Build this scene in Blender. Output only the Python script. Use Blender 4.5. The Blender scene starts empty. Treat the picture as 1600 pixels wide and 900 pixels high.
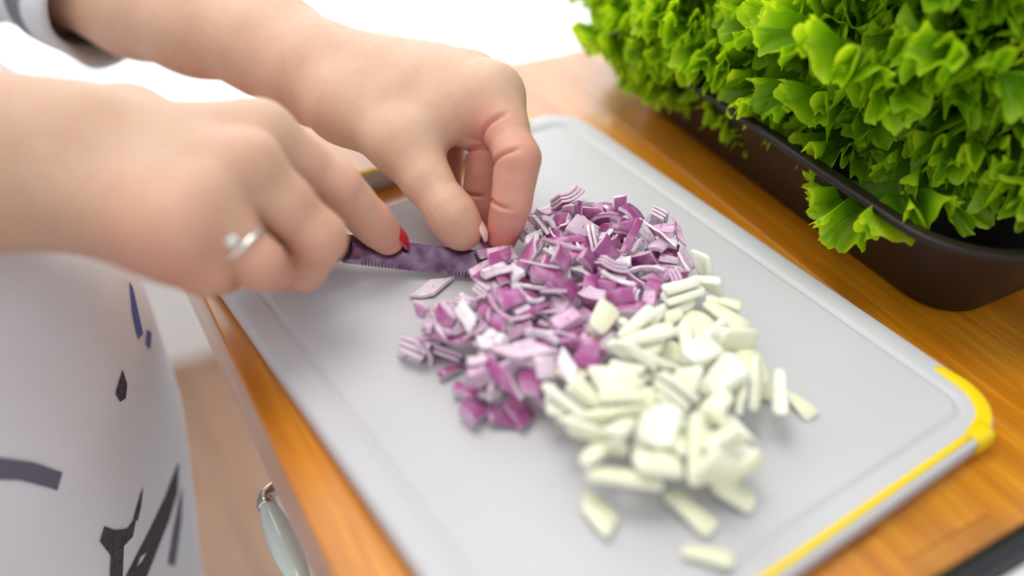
import bpy, bmesh, math, random
import numpy as np
from mathutils import Vector, Matrix
from mathutils.bvhtree import BVHTree
from mathutils import noise as mnoise

C = bpy.context.scene.collection
sc = bpy.context.scene
PI = math.pi
TOP = 0.9                                  # height of the worktop

# ------------------------------------------------------------------ camera
CAM = Vector((-0.0462, 0.0, 1.16))
RIGHT = Vector((0.86908823, -0.49203343, 0.05087977))
UP = Vector((0.27510792, 0.56627078, 0.77695112))
FWD = Vector((0.41109765, 0.66124164, -0.62750156))
FPX = 1435.79
cd = bpy.data.cameras.new('camera')
cam = bpy.data.objects.new('camera', cd); C.objects.link(cam)
m = Matrix((RIGHT, UP, -FWD)).transposed().to_4x4(); m.translation = CAM
cam.matrix_world = m
cd.sensor_width = 36; cd.lens = FPX / 1600 * 36; cd.clip_start = 0.01
cd.dof.use_dof = True; cd.dof.focus_distance = 0.405; cd.dof.aperture_fstop = 2.2
sc.camera = cam

# ------------------------------------------------------------------ world and light
w = bpy.data.worlds.new('world'); sc.world = w; w.use_nodes = True
nt = w.node_tree; bg = nt.nodes['Background']
bg.inputs[0].default_value = (0.93, 0.96, 1.0, 1); bg.inputs[1].default_value = 0.74
def area(name, loc, target, sx, sy, power, col):
    l = bpy.data.lights.new(name, 'AREA'); l.shape = 'RECTANGLE'; l.size = sx; l.size_y = sy
    l.energy = power; l.color = col
    o = bpy.data.objects.new(name, l); C.objects.link(o); o.location = loc
    o.rotation_euler = (Vector(target) - Vector(loc)).to_track_quat('-Z', 'Y').to_euler()
    return o
area('window_light', (0.0, 1.75, 1.5), (0.0, 0.0, 1.25), 2.6, 2.0, 56, (0.90, 0.96, 1.0))
area('added_top_fill', (-0.05, 0.55, 2.2), (0.15, 0.28, 0.9), 0.7, 0.7, 8.5, (1.0, 0.95, 0.86))  # unseen lamp added overhead to brighten the board and tops of the hands
sc.view_settings.view_transform = 'Standard'; sc.view_settings.look = 'None'
sc.view_settings.gamma = 1; sc.view_settings.exposure = 0.20
sc.view_settings.use_curve_mapping = False

# ------------------------------------------------------------------ helpers
def atd(px, py, d):
    return CAM + (FWD + RIGHT * ((px - 800) / FPX) - UP * ((py - 450) / FPX)) * d
def atz(px, py, z):
    v = FWD + RIGHT * ((px - 800) / FPX) - UP * ((py - 450) / FPX)
    return CAM + v * ((TOP + z - CAM.z) / v.z)
def link_mesh(name, me, parent=None):
    o = bpy.data.objects.new(name, me); C.objects.link(o)
    if parent: o.parent = parent
    return o
def mesh_of(name, V, F, mats, smooth=True):
    me = bpy.data.meshes.new(name); me.from_pydata([tuple(v) for v in V], [], [tuple(f) for f in F])
    for mt in (mats if isinstance(mats, (list, tuple)) else [mats]): me.materials.append(mt)
    if smooth: me.shade_smooth()
    me.update(); return me
def add(name, V, F, mats, parent=None, smooth=True):
    return link_mesh(name, mesh_of(name, V, F, mats, smooth), parent)
def empty(name, loc=(0, 0, 0), rz=0):
    o = bpy.data.objects.new(name, None); C.objects.link(o); o.location = loc; o.rotation_euler = (0, 0, rz)
    o.empty_display_size = 0.02; return o
def tag(o, label, cat, group=None):
    o['label'] = label; o['category'] = cat
    if group: o['group'] = group
    return o
def struct(o, label=None, cat=None):
    o['kind'] = 'structure'
    if label: o['label'] = label
    if cat: o['category'] = cat
    return o
def box_me(name, x0, x1, y0, y1, z0, z1, mat, bev=0.0, seg=2):
    bm = bmesh.new(); bmesh.ops.create_cube(bm, size=1)
    for v in bm.verts:
        v.co = Vector(((x0 + x1) / 2 + v.co.x * (x1 - x0), (y0 + y1) / 2 + v.co.y * (y1 - y0), (z0 + z1) / 2 + v.co.z * (z1 - z0)))
    if bev: bmesh.ops.bevel(bm, geom=bm.edges[:], offset=bev, segments=seg, profile=0.5, affect='EDGES')
    me = bpy.data.meshes.new(name); bm.to_mesh(me); bm.free(); me.materials.append(mat)
    return me
def box(name, x0, x1, y0, y1, z0, z1, mat, parent=None, bev=0.0, seg=2):
    return link_mesh(name, box_me(name, x0, x1, y0, y1, z0, z1, mat, bev, seg), parent)
def tube(path, rad, n=12, capped=True):
    """Vertices and faces of a tube along path with a radius per point."""
    P = [Vector(p) for p in path]; V = []; F = []
    t0 = (P[1] - P[0]).normalized(); ref = Vector((0, 0, 1)) if abs(t0.z) < .9 else Vector((1, 0, 0))
    a = t0.cross(ref).normalized()
    for i, p in enumerate(P):
        t = (P[min(i + 1, len(P) - 1)] - P[max(i - 1, 0)]).normalized()
        a = (a - t * a.dot(t)).normalized(); b = t.cross(a)
        r = rad[i] if hasattr(rad, '__len__') else rad
        for k in range(n):
            an = 2 * PI * k / n; V.append(p + (a * math.cos(an) + b * math.sin(an)) * r)
    for i in range(len(P) - 1):
        for k in range(n):
            F.append((i * n + k, i * n + (k + 1) % n, (i + 1) * n + (k + 1) % n, (i + 1) * n + k))
    if capped:
        F.append(tuple(range(n))[::-1]); F.append(tuple((len(P) - 1) * n + k for k in range(n)))
    return V, F
def rrect(x0, x1, y0, y1, r, z, n=8):
    pts = []
    for cx, cy, a0 in ((x1 - r, y1 - r, 0), (x0 + r, y1 - r, PI / 2), (x0 + r, y0 + r, PI), (x1 - r, y0 + r, 1.5 * PI)):
        for i in range(n + 1):
            a = a0 + PI / 2 * i / n; pts.append(Vector((cx + r * math.cos(a), cy + r * math.sin(a), z)))
    return pts
def loft(rings, cap0=True, cap1=True):
    V = [p for r in rings for p in r]; n = len(rings[0]); F = []
    for i in range(len(rings) - 1):
        for k in range(n):
            F.append((i * n + k, i * n + (k + 1) % n, (i + 1) * n + (k + 1) % n, (i + 1) * n + k))
    if cap0: F.append(tuple(range(n))[::-1])
    if cap1: F.append(tuple((len(rings) - 1) * n + k for k in range(n)))
    return V, F

# ------------------------------------------------------------------ materials
class M:
    def __init__(s, name):
        s.m = bpy.data.materials.new(name); s.m.use_nodes = True; s.t = s.m.node_tree
        s.b = s.t.nodes['Principled BSDF']; s.out = s.t.nodes['Material Output']
    def n(s, kind, **kw):
        nd = s.t.nodes.new(kind)
        for k, v in kw.items():
            if k in nd.inputs: nd.inputs[k].default_value = v
            else: setattr(nd, k, v)
        return nd
    def l(s, a, b): s.t.links.new(a, b)
    def set(s, **kw):
        for k, v in kw.items(): s.b.inputs[k.replace('_', ' ')].default_value = v
        return s
    def coords(s, scale=(1, 1, 1), kind='Object'):
        tc = s.n('ShaderNodeTexCoord'); mp = s.n('ShaderNodeMapping'); mp.inputs['Scale'].default_value = scale
        s.l(tc.outputs[kind], mp.inputs['Vector']); return mp.outputs['Vector']
    def noise(s, vec, scale, detail=3, rough=.5):
        nz = s.n('ShaderNodeTexNoise', Scale=scale, Detail=detail, Roughness=rough)
        if vec is not None: s.l(vec, nz.inputs['Vector'])
        return nz.outputs['Fac']
    def ramp(s, fac, stops):
        r = s.n('ShaderNodeValToRGB'); e = r.color_ramp.elements
        while len(e) < len(stops): e.new(0.5)
        for el, (p, c) in zip(e, stops): el.position = p; el.color = (*c, 1)
        s.l(fac, r.inputs['Fac']); return r.outputs['Color']
    def mix(s, fac, a, b, mode='MIX'):
        mx = s.n('ShaderNodeMix', data_type='RGBA', blend_type=mode)
        for src, idx in ((fac, 0), (a, 6), (b, 7)):
            if isinstance(src, (int, float)): mx.inputs[idx].default_value = src
            elif isinstance(src, tuple): mx.inputs[idx].default_value = (*src, 1)
            else: s.l(src, mx.inputs[idx])
        return mx.outputs[2]
    def math(s, op, a, b=0.0):
        mt = s.n('ShaderNodeMath', operation=op)
        for i, v in enumerate((a, b)):
            if isinstance(v, (int, float)): mt.inputs[i].default_value = v
            else: s.l(v, mt.inputs[i])
        return mt.outputs[0]
    def attr(s, name):
        return s.n('ShaderNodeAttribute', attribute_name=name)
    def base(s, col): s.l(col, s.b.inputs['Base Color']); return s
    def bump(s, h, strength=.3, dist=.001):
        b = s.n('ShaderNodeBump', Strength=strength, Distance=dist); s.l(h, b.inputs['Height']); s.l(b.outputs[0], s.b.inputs['Normal']); return s

def plain(name, col, rough=.5, **kw):
    return M(name).set(Base_Color=(*col, 1), Roughness=rough, **kw).m

def make_wood(name, c_dark, c_mid, c_light, rough=.32, per_obj=.5):
    w = M(name); info = w.n('ShaderNodeObjectInfo')
    tc = w.n('ShaderNodeTexCoord'); addv = w.n('ShaderNodeVectorMath', operation='ADD')
    sc3 = w.n('ShaderNodeVectorMath', operation='SCALE'); sc3.inputs[0].default_value = (3.1, 7.3, 2.7); w.l(info.outputs['Random'], sc3.inputs['Scale'])
    w.l(tc.outputs['Object'], addv.inputs[0]); w.l(sc3.outputs[0], addv.inputs[1])
    mp = w.n('ShaderNodeMapping'); mp.inputs['Scale'].default_value = (1, .09, 1); w.l(addv.outputs[0], mp.inputs[0])
    mp2 = w.n('ShaderNodeMapping'); mp2.inputs['Scale'].default_value = (1, .035, 1); w.l(addv.outputs[0], mp2.inputs[0])
    g1 = w.noise(mp.outputs[0], 95, 5, .6); g2 = w.noise(mp2.outputs[0], 620, 3, .6)
    col = w.ramp(g1, [(.30, c_dark), (.52, c_mid), (.72, c_light)])
    col = w.mix(w.ramp(g2, [(.40, (0.0,) * 3), (.62, (1.0,) * 3)]), w.mix(.55, col, c_dark), col)
    tone = w.ramp(info.outputs['Random'], [(0, (1 - per_obj * .25,) * 3), (1, (1.12, 1.12, 1.12))])
    w.base(w.mix(1.0, col, tone, 'MULTIPLY')); w.set(Roughness=rough, Coat_Weight=.9 if rough < .4 else 0.0, Coat_Roughness=.16); w.bump(g2, .10, .0004)
    return w.m
WOOD = make_wood('oak_worktop', (.48, .150, .003), (.70, .250, .006), (.85, .36, .018), .34)
WOODD = make_wood('floor_wood', (.27, .15, .09), (.36, .215, .14), (.42, .27, .185), .65, .3)
WALL = M('white_wall_paint'); WALL.set(Roughness=.6)
WALL.base(WALL.ramp(WALL.noise(WALL.coords(), 3), [(.3, (.86, .87, .87)), (.7, (.90, .91, .91))])); WALL = WALL.m
WHITE = plain('white_lacquer', (.85, .86, .86), .35)
GLASS = plain('window_glass', (1, 1, 1), .02, Transmission_Weight=1.0, IOR=1.01)
PORC = plain('mint_white_porcelain', (.66, .74, .70), .18, Coat_Weight=.4)
CHROME = plain('brushed_chrome', (.62, .60, .58), .22, Metallic=1.0)
YELLOW = plain('yellow_rubber', (.95, .68, .0), .5)
def board_mat():
    b = M('milky_plastic'); v = b.coords()
    nz = b.noise(v, 900, 2)
    b.base(b.ramp(b.noise(v, 14, 2), [(.3, (.585, .58, .60)), (.7, (.615, .61, .63))]))
    b.set(Roughness=.45, Specular_IOR_Level=.28, Subsurface_Weight=.15, Subsurface_Radius=(.004, .004, .004)); b.bump(nz, .12, .0002)
    return b.m
BOARD = board_mat()
def tray_mat():
    b = M('dark_brown_plastic'); v = b.coords()
    b.base(b.ramp(b.noise(v, 20, 3), [(.3, (.014, .008, .007)), (.7, (.022, .013, .011))])); b.set(Roughness=.42, Specular_IOR_Level=.3); b.bump(b.noise(v, 800, 2), .1, .0002)
    return b.m
TRAY = tray_mat()
BLACK = plain('black_enamel', (.012, .012, .015), .25)
def skin_mat():
    s = M('skin'); v = s.coords()
    fl = s.attr('flush').outputs['Fac']
    n1 = s.noise(v, 38, 3); n2 = s.noise(v, 260, 3); n3 = s.noise(v, 1500, 2)
    col = s.ramp(n1, [(.3, (.585, .365, .245)), (.7, (.655, .44, .31))])
    col = s.mix(s.math('MULTIPLY', s.ramp(n2, [(.35, (0,) * 3), (.7, (1,) * 3)]), .30), col, (.62, .29, .20))
    col = s.mix(fl, col, (.72, .15, .14))
    s.base(col); s.set(Roughness=.55, Subsurface_Weight=.12, Subsurface_Radius=(.005, .002, .001), Subsurface_Scale=1.0, Specular_IOR_Level=.4)
    h = s.math('ADD', s.math('MULTIPLY', n2, .7), s.math('MULTIPLY', n3, .35))
    s.bump(h, .35, .0005); return s.m
SKIN = skin_mat()
NAILRED = plain('red_nail_polish', (.52, .002, .025), .12, Coat_Weight=1.0)
SILVER = plain('silver', (.80, .79, .74), .2, Metallic=1.0)
GEM = plain('pale_stone', (.75, .80, .76), .08, Coat_Weight=1.0)
def cloth_mat(name, c1, c2, stripe=None):
    s = M(name); v = s.coords(); v2 = s.coords((1, 1, .15))
    col = s.mix(s.noise(v, 900, 3, .7), c1, c2)
    if stripe:
        t = s.attr('band').outputs['Fac']; n = s.noise(v, 1400, 3, .8)
        dark = s.ramp(n, [(.45, (.045, .04, .065)), (.75, (.30, .28, .34))])
        col = s.mix(t, col, dark)
    s.base(col); s.set(Roughness=.85, Sheen_Weight=.3)
    s.bump(s.noise(v, 1600, 3, .7), .35, .0006); return s.m
SHIRT = cloth_mat('light_grey_jersey', (.76, .75, .79), (.88, .87, .91))
SLEEVE = cloth_mat('light_grey_jersey_striped', (.52, .53, .55), (.70, .70, .71), True)
TROUSER = plain('dark_denim', (.05, .06, .10), .8)
def ink_mat():
    s = M('black_print'); v = s.coords()
    s.base(s.ramp(s.noise(v, 700, 3, .8), [(.35, (.030, .027, .035)), (.7, (.12, .11, .13))])); s.set(Roughness=.9); return s.m
INK = ink_mat(); INKB = plain('blue_print', (.10, .14, .42), .9)
INKG = plain('grey_print', (.15, .14, .19), .9)

# ------------------------------------------------------------------ setting: floor, wall, window
fl = struct(box('floor', -1.9, 2.4, -1.2, 1.4, -0.05, -0.004, plain('floor_gap', (.12, .07, .04), .9)))
x = -1.89; row = 0; rnd = random.Random(3); pm = {}
while x < 2.39:
    y = -1.2 - rnd.random() * .9
    while y < 1.38:
        y1 = min(y + 1.2, 1.395); y0 = max(y, -1.195)
        if y1 - y0 > .05:
            key = round(y1 - y0, 3)
            if key not in pm: pm[key] = box_me('floor_plank', 0, .138, 0, key - .002, -.004, 0, WOODD, .0008, 1)
            o = link_mesh('floor_plank', pm[key], fl); o.location = (x, y0, 0)
        y += 1.2
    x += .14
# far wall: a wide glazed opening down to the floor behind a sheer white curtain
WY = 1.30
def wall_piece(bm, x0, x1, z0, z1):
    r = bmesh.ops.create_cube(bm, size=1)['verts']
    for v in r: v.co = Vector(((x0 + x1) / 2 + v.co.x * (x1 - x0), WY + .05 + v.co.y * .1, (z0 + z1) / 2 + v.co.z * (z1 - z0)))
bm = bmesh.new()
for a in ((-1.9, -1.25, 0, 2.5), (1.35, 2.4, 0, 2.5), (-1.25, 1.35, 2.25, 2.5), (-1.25, 1.35, 0, .36)): wall_piece(bm, *a)
me = bpy.data.meshes.new('wall_far'); bm.to_mesh(me); bm.free(); me.materials.append(WALL)
struct(link_mesh('wall_far', me))
wn = struct(empty('window_1', (0.05, WY, 0)))
for a in ((-1.3, 1.3, .36, .42), (-1.3, 1.3, 2.19, 2.25), (-1.3, -1.24, .42, 2.19), (1.24, 1.3, .42, 2.19), (-.03, .03, .42, 2.19)):
    box('window_frame', a[0], a[1], .03, .09, a[2], a[3], WHITE, wn, .003)
cu = M('sheer_white_curtain'); cu.t.nodes.remove(cu.b)
tl = cu.n('ShaderNodeBsdfTranslucent', Color=(.93, .95, .97, 1)); df = cu.n('ShaderNodeBsdfDiffuse', Color=(.9, .9, .9, 1)); mx = cu.n('ShaderNodeMixShader', Fac=.35)
cu.l(tl.outputs[0], mx.inputs[1]); cu.l(df.outputs[0], mx.inputs[2]); cu.l(mx.outputs[0], cu.out.inputs[0])
V = []; F = []; NX = 260
for j, z in enumerate((.34, .7, 1.2, 1.8, 2.3)):
    for i in range(NX + 1):
        x = -1.4 + 2.9 * i / NX; V.append((x, 1.284 + .010 * math.sin(x * 46 + .6 * math.sin(x * 9)) + .004 * math.sin(x * 17 + z), z))
for j in range(4):
    for i in range(NX): a = j * (NX + 1) + i; F.append((a, a + 1, a + NX + 2, a + NX + 1))
tag(add('sheer_curtain', V, F, cu.m), 'sheer white curtain glowing with daylight behind the worktop', 'curtain')

# ------------------------------------------------------------------ worktop of oak staves, base cabinet
wt = tag(empty('worktop', (0, 0, TOP)), 'golden oak worktop of glued staves under the cutting board', 'worktop')
rnd = random.Random(11)
TH = .038; SW = .043; Y0, Y1 = -.42, .475
xs = 0.0; k = 0
while xs < .60:
    y = Y0 - rnd.random() * .3
    if k == 6: y = .062 - .33 * 2          # a joint shows beside the near corner of the tray
    while y < Y1:
        y1 = y + .33
        a, b = max(y, Y0), min(y1, Y1)
        if b - a > .006:
            o = box('stave', xs + .00006, min(xs + SW, .602) - .00006, a + .00006, b - .00006, -TH, 0, WOOD, wt, .0002 if xs > 0 else .0010, 1)
        y = y1
    xs += SW; k += 1
cab = tag(empty('base_cabinet', (.05, 0, 0)), 'white base cabinet under the oak worktop with a porcelain drawer handle', 'cabinet')
box('carcass', .012, .54, -.40, .45, .10, TOP - TH - .0005, WHITE, cab)
box('plinth', .05, .50, -.39, .44, 0.0, .0998, WHITE, cab)
def drawer(y0, y1, z0, z1, hy=None):
    d = box('drawer', -.009, .0115, y0, y1, z0, z1, WHITE, cab, .003)
    if hy is None: return
    # porcelain grip between two chrome bends; a unit of the handle of this drawer
    hz = TOP - .08; hx = -.049
    path = []; rad = []
    n = 20; L = .0465
    for i in range(n + 1):
        t = i / n; path.append((hx, hy - L / 2 + L * t, hz)); rad.append(.0036 + .0030 * math.sin(PI * min(max(t, 0), 1)) ** .8)
    V, F = tube(path, rad, 20); o = add('handle_grip', V, F, PORC, d); o['label'] = 'mint white porcelain grip'
    for s in (-1, 1):
        e = hy + s * L / 2
        p = [(hx, e - s * .001, hz), (hx, e + s * .001, hz), (hx, e + s * .0035, hz), (hx + .0015, e + s * .0060, hz), (hx + .005, e + s * .0075, hz), (hx + .012, e + s * .0078, hz), (-.0085, e + s * .0078, hz)]
        V, F = tube(p, [.0044, .0044, .0036, .0034, .0034, .0034, .0038], 14); o = add('handle_mount', V, F, CHROME, d); o['label'] = 'chrome bent handle mount'
drawer(-.398, .048, .70, .855); drawer(.052, .448, .70, .855, .248)
drawer(-.398, .048, .11, .696); drawer(.052, .448, .11, .696)

# ------------------------------------------------------------------ cutting board
BA = .0959037
BO = Vector((.1354, .2529, TOP + .0004))
bo = tag(empty('cutting_board', BO, BA), 'milky white plastic cutting board with yellow rubber edges', 'cutting board')
bx0, bx1, by0, by1 = -.122, .1065, -.1535, .132; BT = .0092
rings = []
def R(i, z, r): rings.append(rrect(bx0 + i, bx1 - i, by0 + i, by1 - i, max(r - i, .002), z, 10))
for i, z in ((.0022, 0), (.0005, .0009), (0, .0022), (0, BT - .0020), (.0006, BT - .0006), (.0020, BT), (.0105, BT), (.0112, BT - .0003), (.0122, BT - .0014), (.0136, BT - .0014), (.0148, BT - .0003), (.0158, BT - .0001)):
    R(i, z, .023)
V, F = loft(rings)
slab = add('slab', V, F, BOARD, bo, True)
slab.data.polygons[-1].use_smooth = False; slab.data.polygons[-2].use_smooth = False
cut = bpy.data.objects.new('cut', mesh_of('cut', *loft([rrect(-.050, .050, .0950, .1230, .009, z, 8) for z in (-.01, .03)]), BOARD)); C.objects.link(cut)
cut.location = BO; cut.rotation_euler = (0, 0, BA)
bpy.context.view_layer.update()
md = slab.modifiers.new('b', 'BOOLEAN'); md.object = cut; md.operation = 'DIFFERENCE'; md.solver = 'EXACT'
dg = bpy.context.evaluated_depsgraph_get(); nm = bpy.data.meshes.new_from_object(slab.evaluated_get(dg)); slab.modifiers.clear(); slab.data = nm
bpy.data.objects.remove(cut)
slab.data.shade_auto_smooth(angle=math.radians(35)) if hasattr(slab.data, 'shade_auto_smooth') else None
def strip(pts, wdt, name='edge_strip', h=.0009):
    """flat rounded rubber strip lying on the rim, pts in board coordinates with half widths"""
    V = []; F = []
    P = [Vector((p[0], p[1], 0)) for p in pts]
    prof = [(-1, -.4), (-.9, .6), (-.6, 1), (.6, 1), (.9, .6), (1, -.4)]; n = len(prof)
    for i, p in enumerate(P):
        t = (P[min(i + 1, len(P) - 1)] - P[max(i - 1, 0)]).normalized(); s = Vector((-t.y, t.x, 0))
        wd = wdt[i] if hasattr(wdt, '__len__') else wdt
        for u, v in prof: V.append(p + s * u * wd + Vector((0, 0, BT + v * h)))
    for i in range(len(P) - 1):
        for k in range(n - 1): F.append((i * n + k, i * n + k + 1, (i + 1) * n + k + 1, (i + 1) * n + k))
        F.append((i * n + n - 1, i * n, (i + 1) * n, (i + 1) * n + n - 1))
    F.append(tuple(range(n))[::-1]); F.append(tuple((len(P) - 1) * n + k for k in range(n)))
    return V, F
def corner_strip(cx, cy, a0, a1, r, n=14): return [(cx + r * math.cos(a0 + (a1 - a0) * i / n), cy + r * math.sin(a0 + (a1 - a0) * i / n)) for i in range(n + 1)]
r = .0188; cr = .023
# near end: thin line then a wide wrap round the near right corner and a short one at the near left
near = [(x, by0 + .0042) for x in np.linspace(bx0 + .02, bx1 - .020, 12)]
V, F = strip(near, .0015); add('edge_strip', V, F, YELLOW, bo)
arc = [(bx1 - .0050, by0 + .034), (bx1 - .0045, by0 + .029)] + corner_strip(bx1 - cr, by0 + cr, 0, -PI / 2, r)
V, F = strip(arc, [.0015, .0028] + [.0033] * 15); add('corner_grip', V, F, YELLOW, bo)
# the rubber runs down over the side of the board in a clip beside the corner
P_c = [(by0 + .0065, BT - .0006), (by0 + .0065, BT + .0010), (by0 + .001, BT + .0010), (by0 - .0010, BT - .0004), (by0 - .0014, .004), (by0 - .0006, .0012), (by0 + .0015, .0012)]
V, F = loft([[Vector((x, y, z)) for y, z in P_c] for x in np.linspace(bx1 - .0265, bx1 - .0170, 6)])
add('edge_clip', V, F, YELLOW, bo)
far = [(x, by1 - .0042) for x in np.linspace(-.095, .076, 10)]
V, F = strip(far, .0021); add('edge_strip', V, F, YELLOW, bo)
arc = [(bx0 + .0045, by1 - .034)] + corner_strip(bx0 + cr, by1 - cr, PI, PI / 2, r)
V, F = strip(arc, .003); add('corner_grip', V, F, YELLOW, bo)

# ------------------------------------------------------------------ plastic tray
tx0, tx1, ty0, ty1 = .283, .500, .166, .403
tr = tag(empty('plastic_tray', (tx0, ty0, TOP + .0004)), 'dark brown plastic tray holding two heads of frilly lettuce', 'tray')
def TR(i, z, r): return [p - Vector((tx0, ty0, 0)) for p in rrect(tx0 - i, tx1 + i, ty0 - i * .75, ty1 + i * .9, r, z, 10)]
prof = [(-.004, 0, .020), (-.001, .0010, .024), (.001, .004, .026), (.022, .044, .036), (.0235, .047, .037), (.0275, .0495, .040), (.0305, .0500, .042), (.0325, .0515, .044), (.0325, .0535, .044), (.031, .0545, .043), (.0275, .0540, .041), (.0215, .0510, .038), (.0175, .046, .036), (.000, .0065, .024), (-.004, .0035, .022), (-.008, .0030, .018)]
V, F = loft([TR(*p) for p in prof])
add('tray_body', V, F, TRAY, tr)

# black rimmed tray at the near end
bt = tag(empty('serving_tray', (.19, -.12, TOP + .0004)), 'black rimmed serving tray with a white inside at the near worktop edge', 'tray')
V, F = loft([rrect(-.10 - i, .24 + i, -.2 - i, .1935 + i, .03 + i, z, 8) for i, z in ((-.006, 0), (0, .004), (.002, .012), (0, .015), (-.006, .0135), (-.0075, .006))], True, False)
add('rim', V, F, BLACK, bt)
V, F = loft([rrect(-.0920, .2320, -.192, .1855, .022, z, 8) for z in (.0035, .0075)]); add('inlay', V, F, WHITE, bt, False)
#==SPLIT==
# ------------------------------------------------------------------ implicit surfaces for the person
def smin(a, b, k):
    h = np.maximum(k - np.abs(a - b), 0) / k
    return np.minimum(a, b) - h * h * k * .25
class Grid:
    def __init__(s, lo, hi, res):
        s.res = res; s.lo = np.array(lo, float)
        s.n = np.ceil((np.array(hi) - s.lo) / res).astype(int) + 1
        s.ax = [(s.lo[i] + res * np.arange(s.n[i])).astype(np.float32) for i in range(3)]
    def new(s): return np.full(s.n, .03, np.float32)
    def sub(s, lo, hi):
        a = np.clip(np.floor((lo - s.lo) / s.res).astype(int), 0, s.n - 1); b = np.clip(np.ceil((hi - s.lo) / s.res).astype(int) + 1, 1, s.n)
        if (b <= a).any(): return None, None
        sl = tuple(slice(a[i], b[i]) for i in range(3))
        return sl, [s.ax[0][sl[0]][:, None, None], s.ax[1][sl[1]][None, :, None], s.ax[2][sl[2]][None, None, :]]
    def cap(s, D, a, b, ra, rb, k=.004, bend=None):
        a = np.array(a); b = np.array(b); pad = max(ra, rb) + .012 + k
        sl, X = s.sub(np.minimum(a, b) - pad, np.maximum(a, b) + pad)
        if sl is None: return
        v = (b - a); L2 = float(v @ v) + 1e-12
        p = [X[i] - a[i] for i in range(3)]
        t = np.clip((p[0] * v[0] + p[1] * v[1] + p[2] * v[2]) / L2, 0, 1)
        d = np.sqrt(sum((p[i] - t * v[i]) ** 2 for i in range(3))) - (ra + (rb - ra) * t)
        D[sl] = smin(D[sl], d.astype(np.float32), k)
    def chain(s, D, pts, k=.004):
        for (a, ra), (b, rb) in zip(pts, pts[1:]): s.cap(D, a, b, ra, rb, k)
    def dent(s, D, c, axis, side, depth, sig, reach):
        """a fine crease round a joint: pushes the surface in along a plane through c across axis, on the side given"""
        c = np.array(c); axis = np.array(axis) / np.linalg.norm(axis); side = np.array(side, float); side /= np.linalg.norm(side)
        sl, X = s.sub(c - reach - .004, c + reach + .004)
        if sl is None: return
        p = [X[i] - c[i] for i in range(3)]
        ax_ = sum(p[i] * axis[i] for i in range(3)); sd = sum(p[i] * side[i] for i in range(3))
        rr = np.sqrt(sum(q * q for q in p))
        wgt = np.clip(sd / (reach * .35) , 0, 1) * np.clip((reach - rr) / (reach * .3), 0, 1)
        D[sl] += (depth * np.exp(-(ax_ / sig) ** 2) * wgt).astype(np.float32)
    def bump(s, D, c, r, h):
        c = np.array(c); sl, X = s.sub(c - r * 2.2, c + r * 2.2)
        if sl is None: return
        rr = sum((X[i] - c[i]) ** 2 for i in range(3)); D[sl] -= (h * np.exp(-rr / (r * r))).astype(np.float32)
    def mesh(s, D):
        ins = D < 0; nx, ny, nz = D.shape
        cells = np.zeros((nx - 1, ny - 1, nz - 1), np.uint8)
        for dx in (0, 1):
            for dy in (0, 1):
                for dz in (0, 1): cells += ins[dx:nx - 1 + dx, dy:ny - 1 + dy, dz:nz - 1 + dz]
        ci = np.argwhere((cells > 0) & (cells < 8)); idx = -np.ones(cells.shape, np.int64); idx[tuple(ci.T)] = np.arange(len(ci))
        acc = np.zeros((len(ci), 3)); cnt = np.zeros(len(ci))
        corners = [(a, b, c) for a in (0, 1) for b in (0, 1) for c in (0, 1)]
        vals = {c: D[ci[:, 0] + c[0], ci[:, 1] + c[1], ci[:, 2] + c[2]] for c in corners}
        for c in corners:
            for ax in range(3):
                if c[ax] == 0:
                    e = list(c); e[ax] = 1; e = tuple(e); v0 = vals[c]; v1 = vals[e]; msk = (v0 < 0) != (v1 < 0)
                    t = np.where(msk, v0 / np.where(msk, v0 - v1, 1), 0)
                    p = np.tile(np.array(c, float), (len(ci), 1)); p[:, ax] = t
                    acc[msk] += p[msk]; cnt[msk] += 1
        V = s.lo + (ci + acc / cnt[:, None]) * s.res
        F = []
        for ax in range(3):
            sh = [slice(0, D.shape[i] - (1 if i == ax else 0)) for i in range(3)]; s2 = list(sh); s2[ax] = slice(1, D.shape[ax])
            a = ins[tuple(sh)]; b = ins[tuple(s2)]; e = np.argwhere(a != b)
            o1, o2 = [(1, 2), (2, 0), (0, 1)][ax]
            e = e[(e[:, o1] > 0) & (e[:, o2] > 0) & (e[:, o1] < D.shape[o1] - 1) & (e[:, o2] < D.shape[o2] - 1)]
            q = []
            for d1, d2 in ((0, 0), (1, 0), (1, 1), (0, 1)):
                c = e.copy(); c[:, o1] -= d1; c[:, o2] -= d2; q.append(idx[tuple(c.T)])
            q = np.stack(q, 1); fl_ = ~a[tuple(e.T)]; q[fl_] = q[fl_][:, ::-1]; F.append(q)
        return V, np.concatenate(F)[:, ::-1]
def np_mesh(name, V, F, mat):
    me = bpy.data.meshes.new(name); me.vertices.add(len(V)); me.vertices.foreach_set('co', np.asarray(V, np.float32).ravel())
    me.loops.add(F.size); me.loops.foreach_set('vertex_index', F.astype(np.int32).ravel())
    me.polygons.add(len(F)); me.polygons.foreach_set('loop_start', np.arange(0, F.size, 4, dtype=np.int32))
    me.update(calc_edges=True); me.validate(); me.materials.append(mat); me.shade_smooth(); return me
def lap(V, F, it=2, lam=.5):
    E = np.concatenate([F[:, [0, 1]], F[:, [1, 2]], F[:, [2, 3]], F[:, [3, 0]]]); E = np.unique(np.sort(E, 1), axis=0)
    for _ in range(it):
        for s_ in (lam, -lam * 1.04):
            A = np.zeros_like(V); c = np.zeros(len(V))
            np.add.at(A, E[:, 0], V[E[:, 1]]); np.add.at(A, E[:, 1], V[E[:, 0]]); np.add.at(c, E[:, 0], 1); np.add.at(c, E[:, 1], 1)
            V = V + s_ * (A / np.maximum(c, 1)[:, None] - V)
    return V
PV = []; PF = []; PFL = []; off = 0
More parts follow.
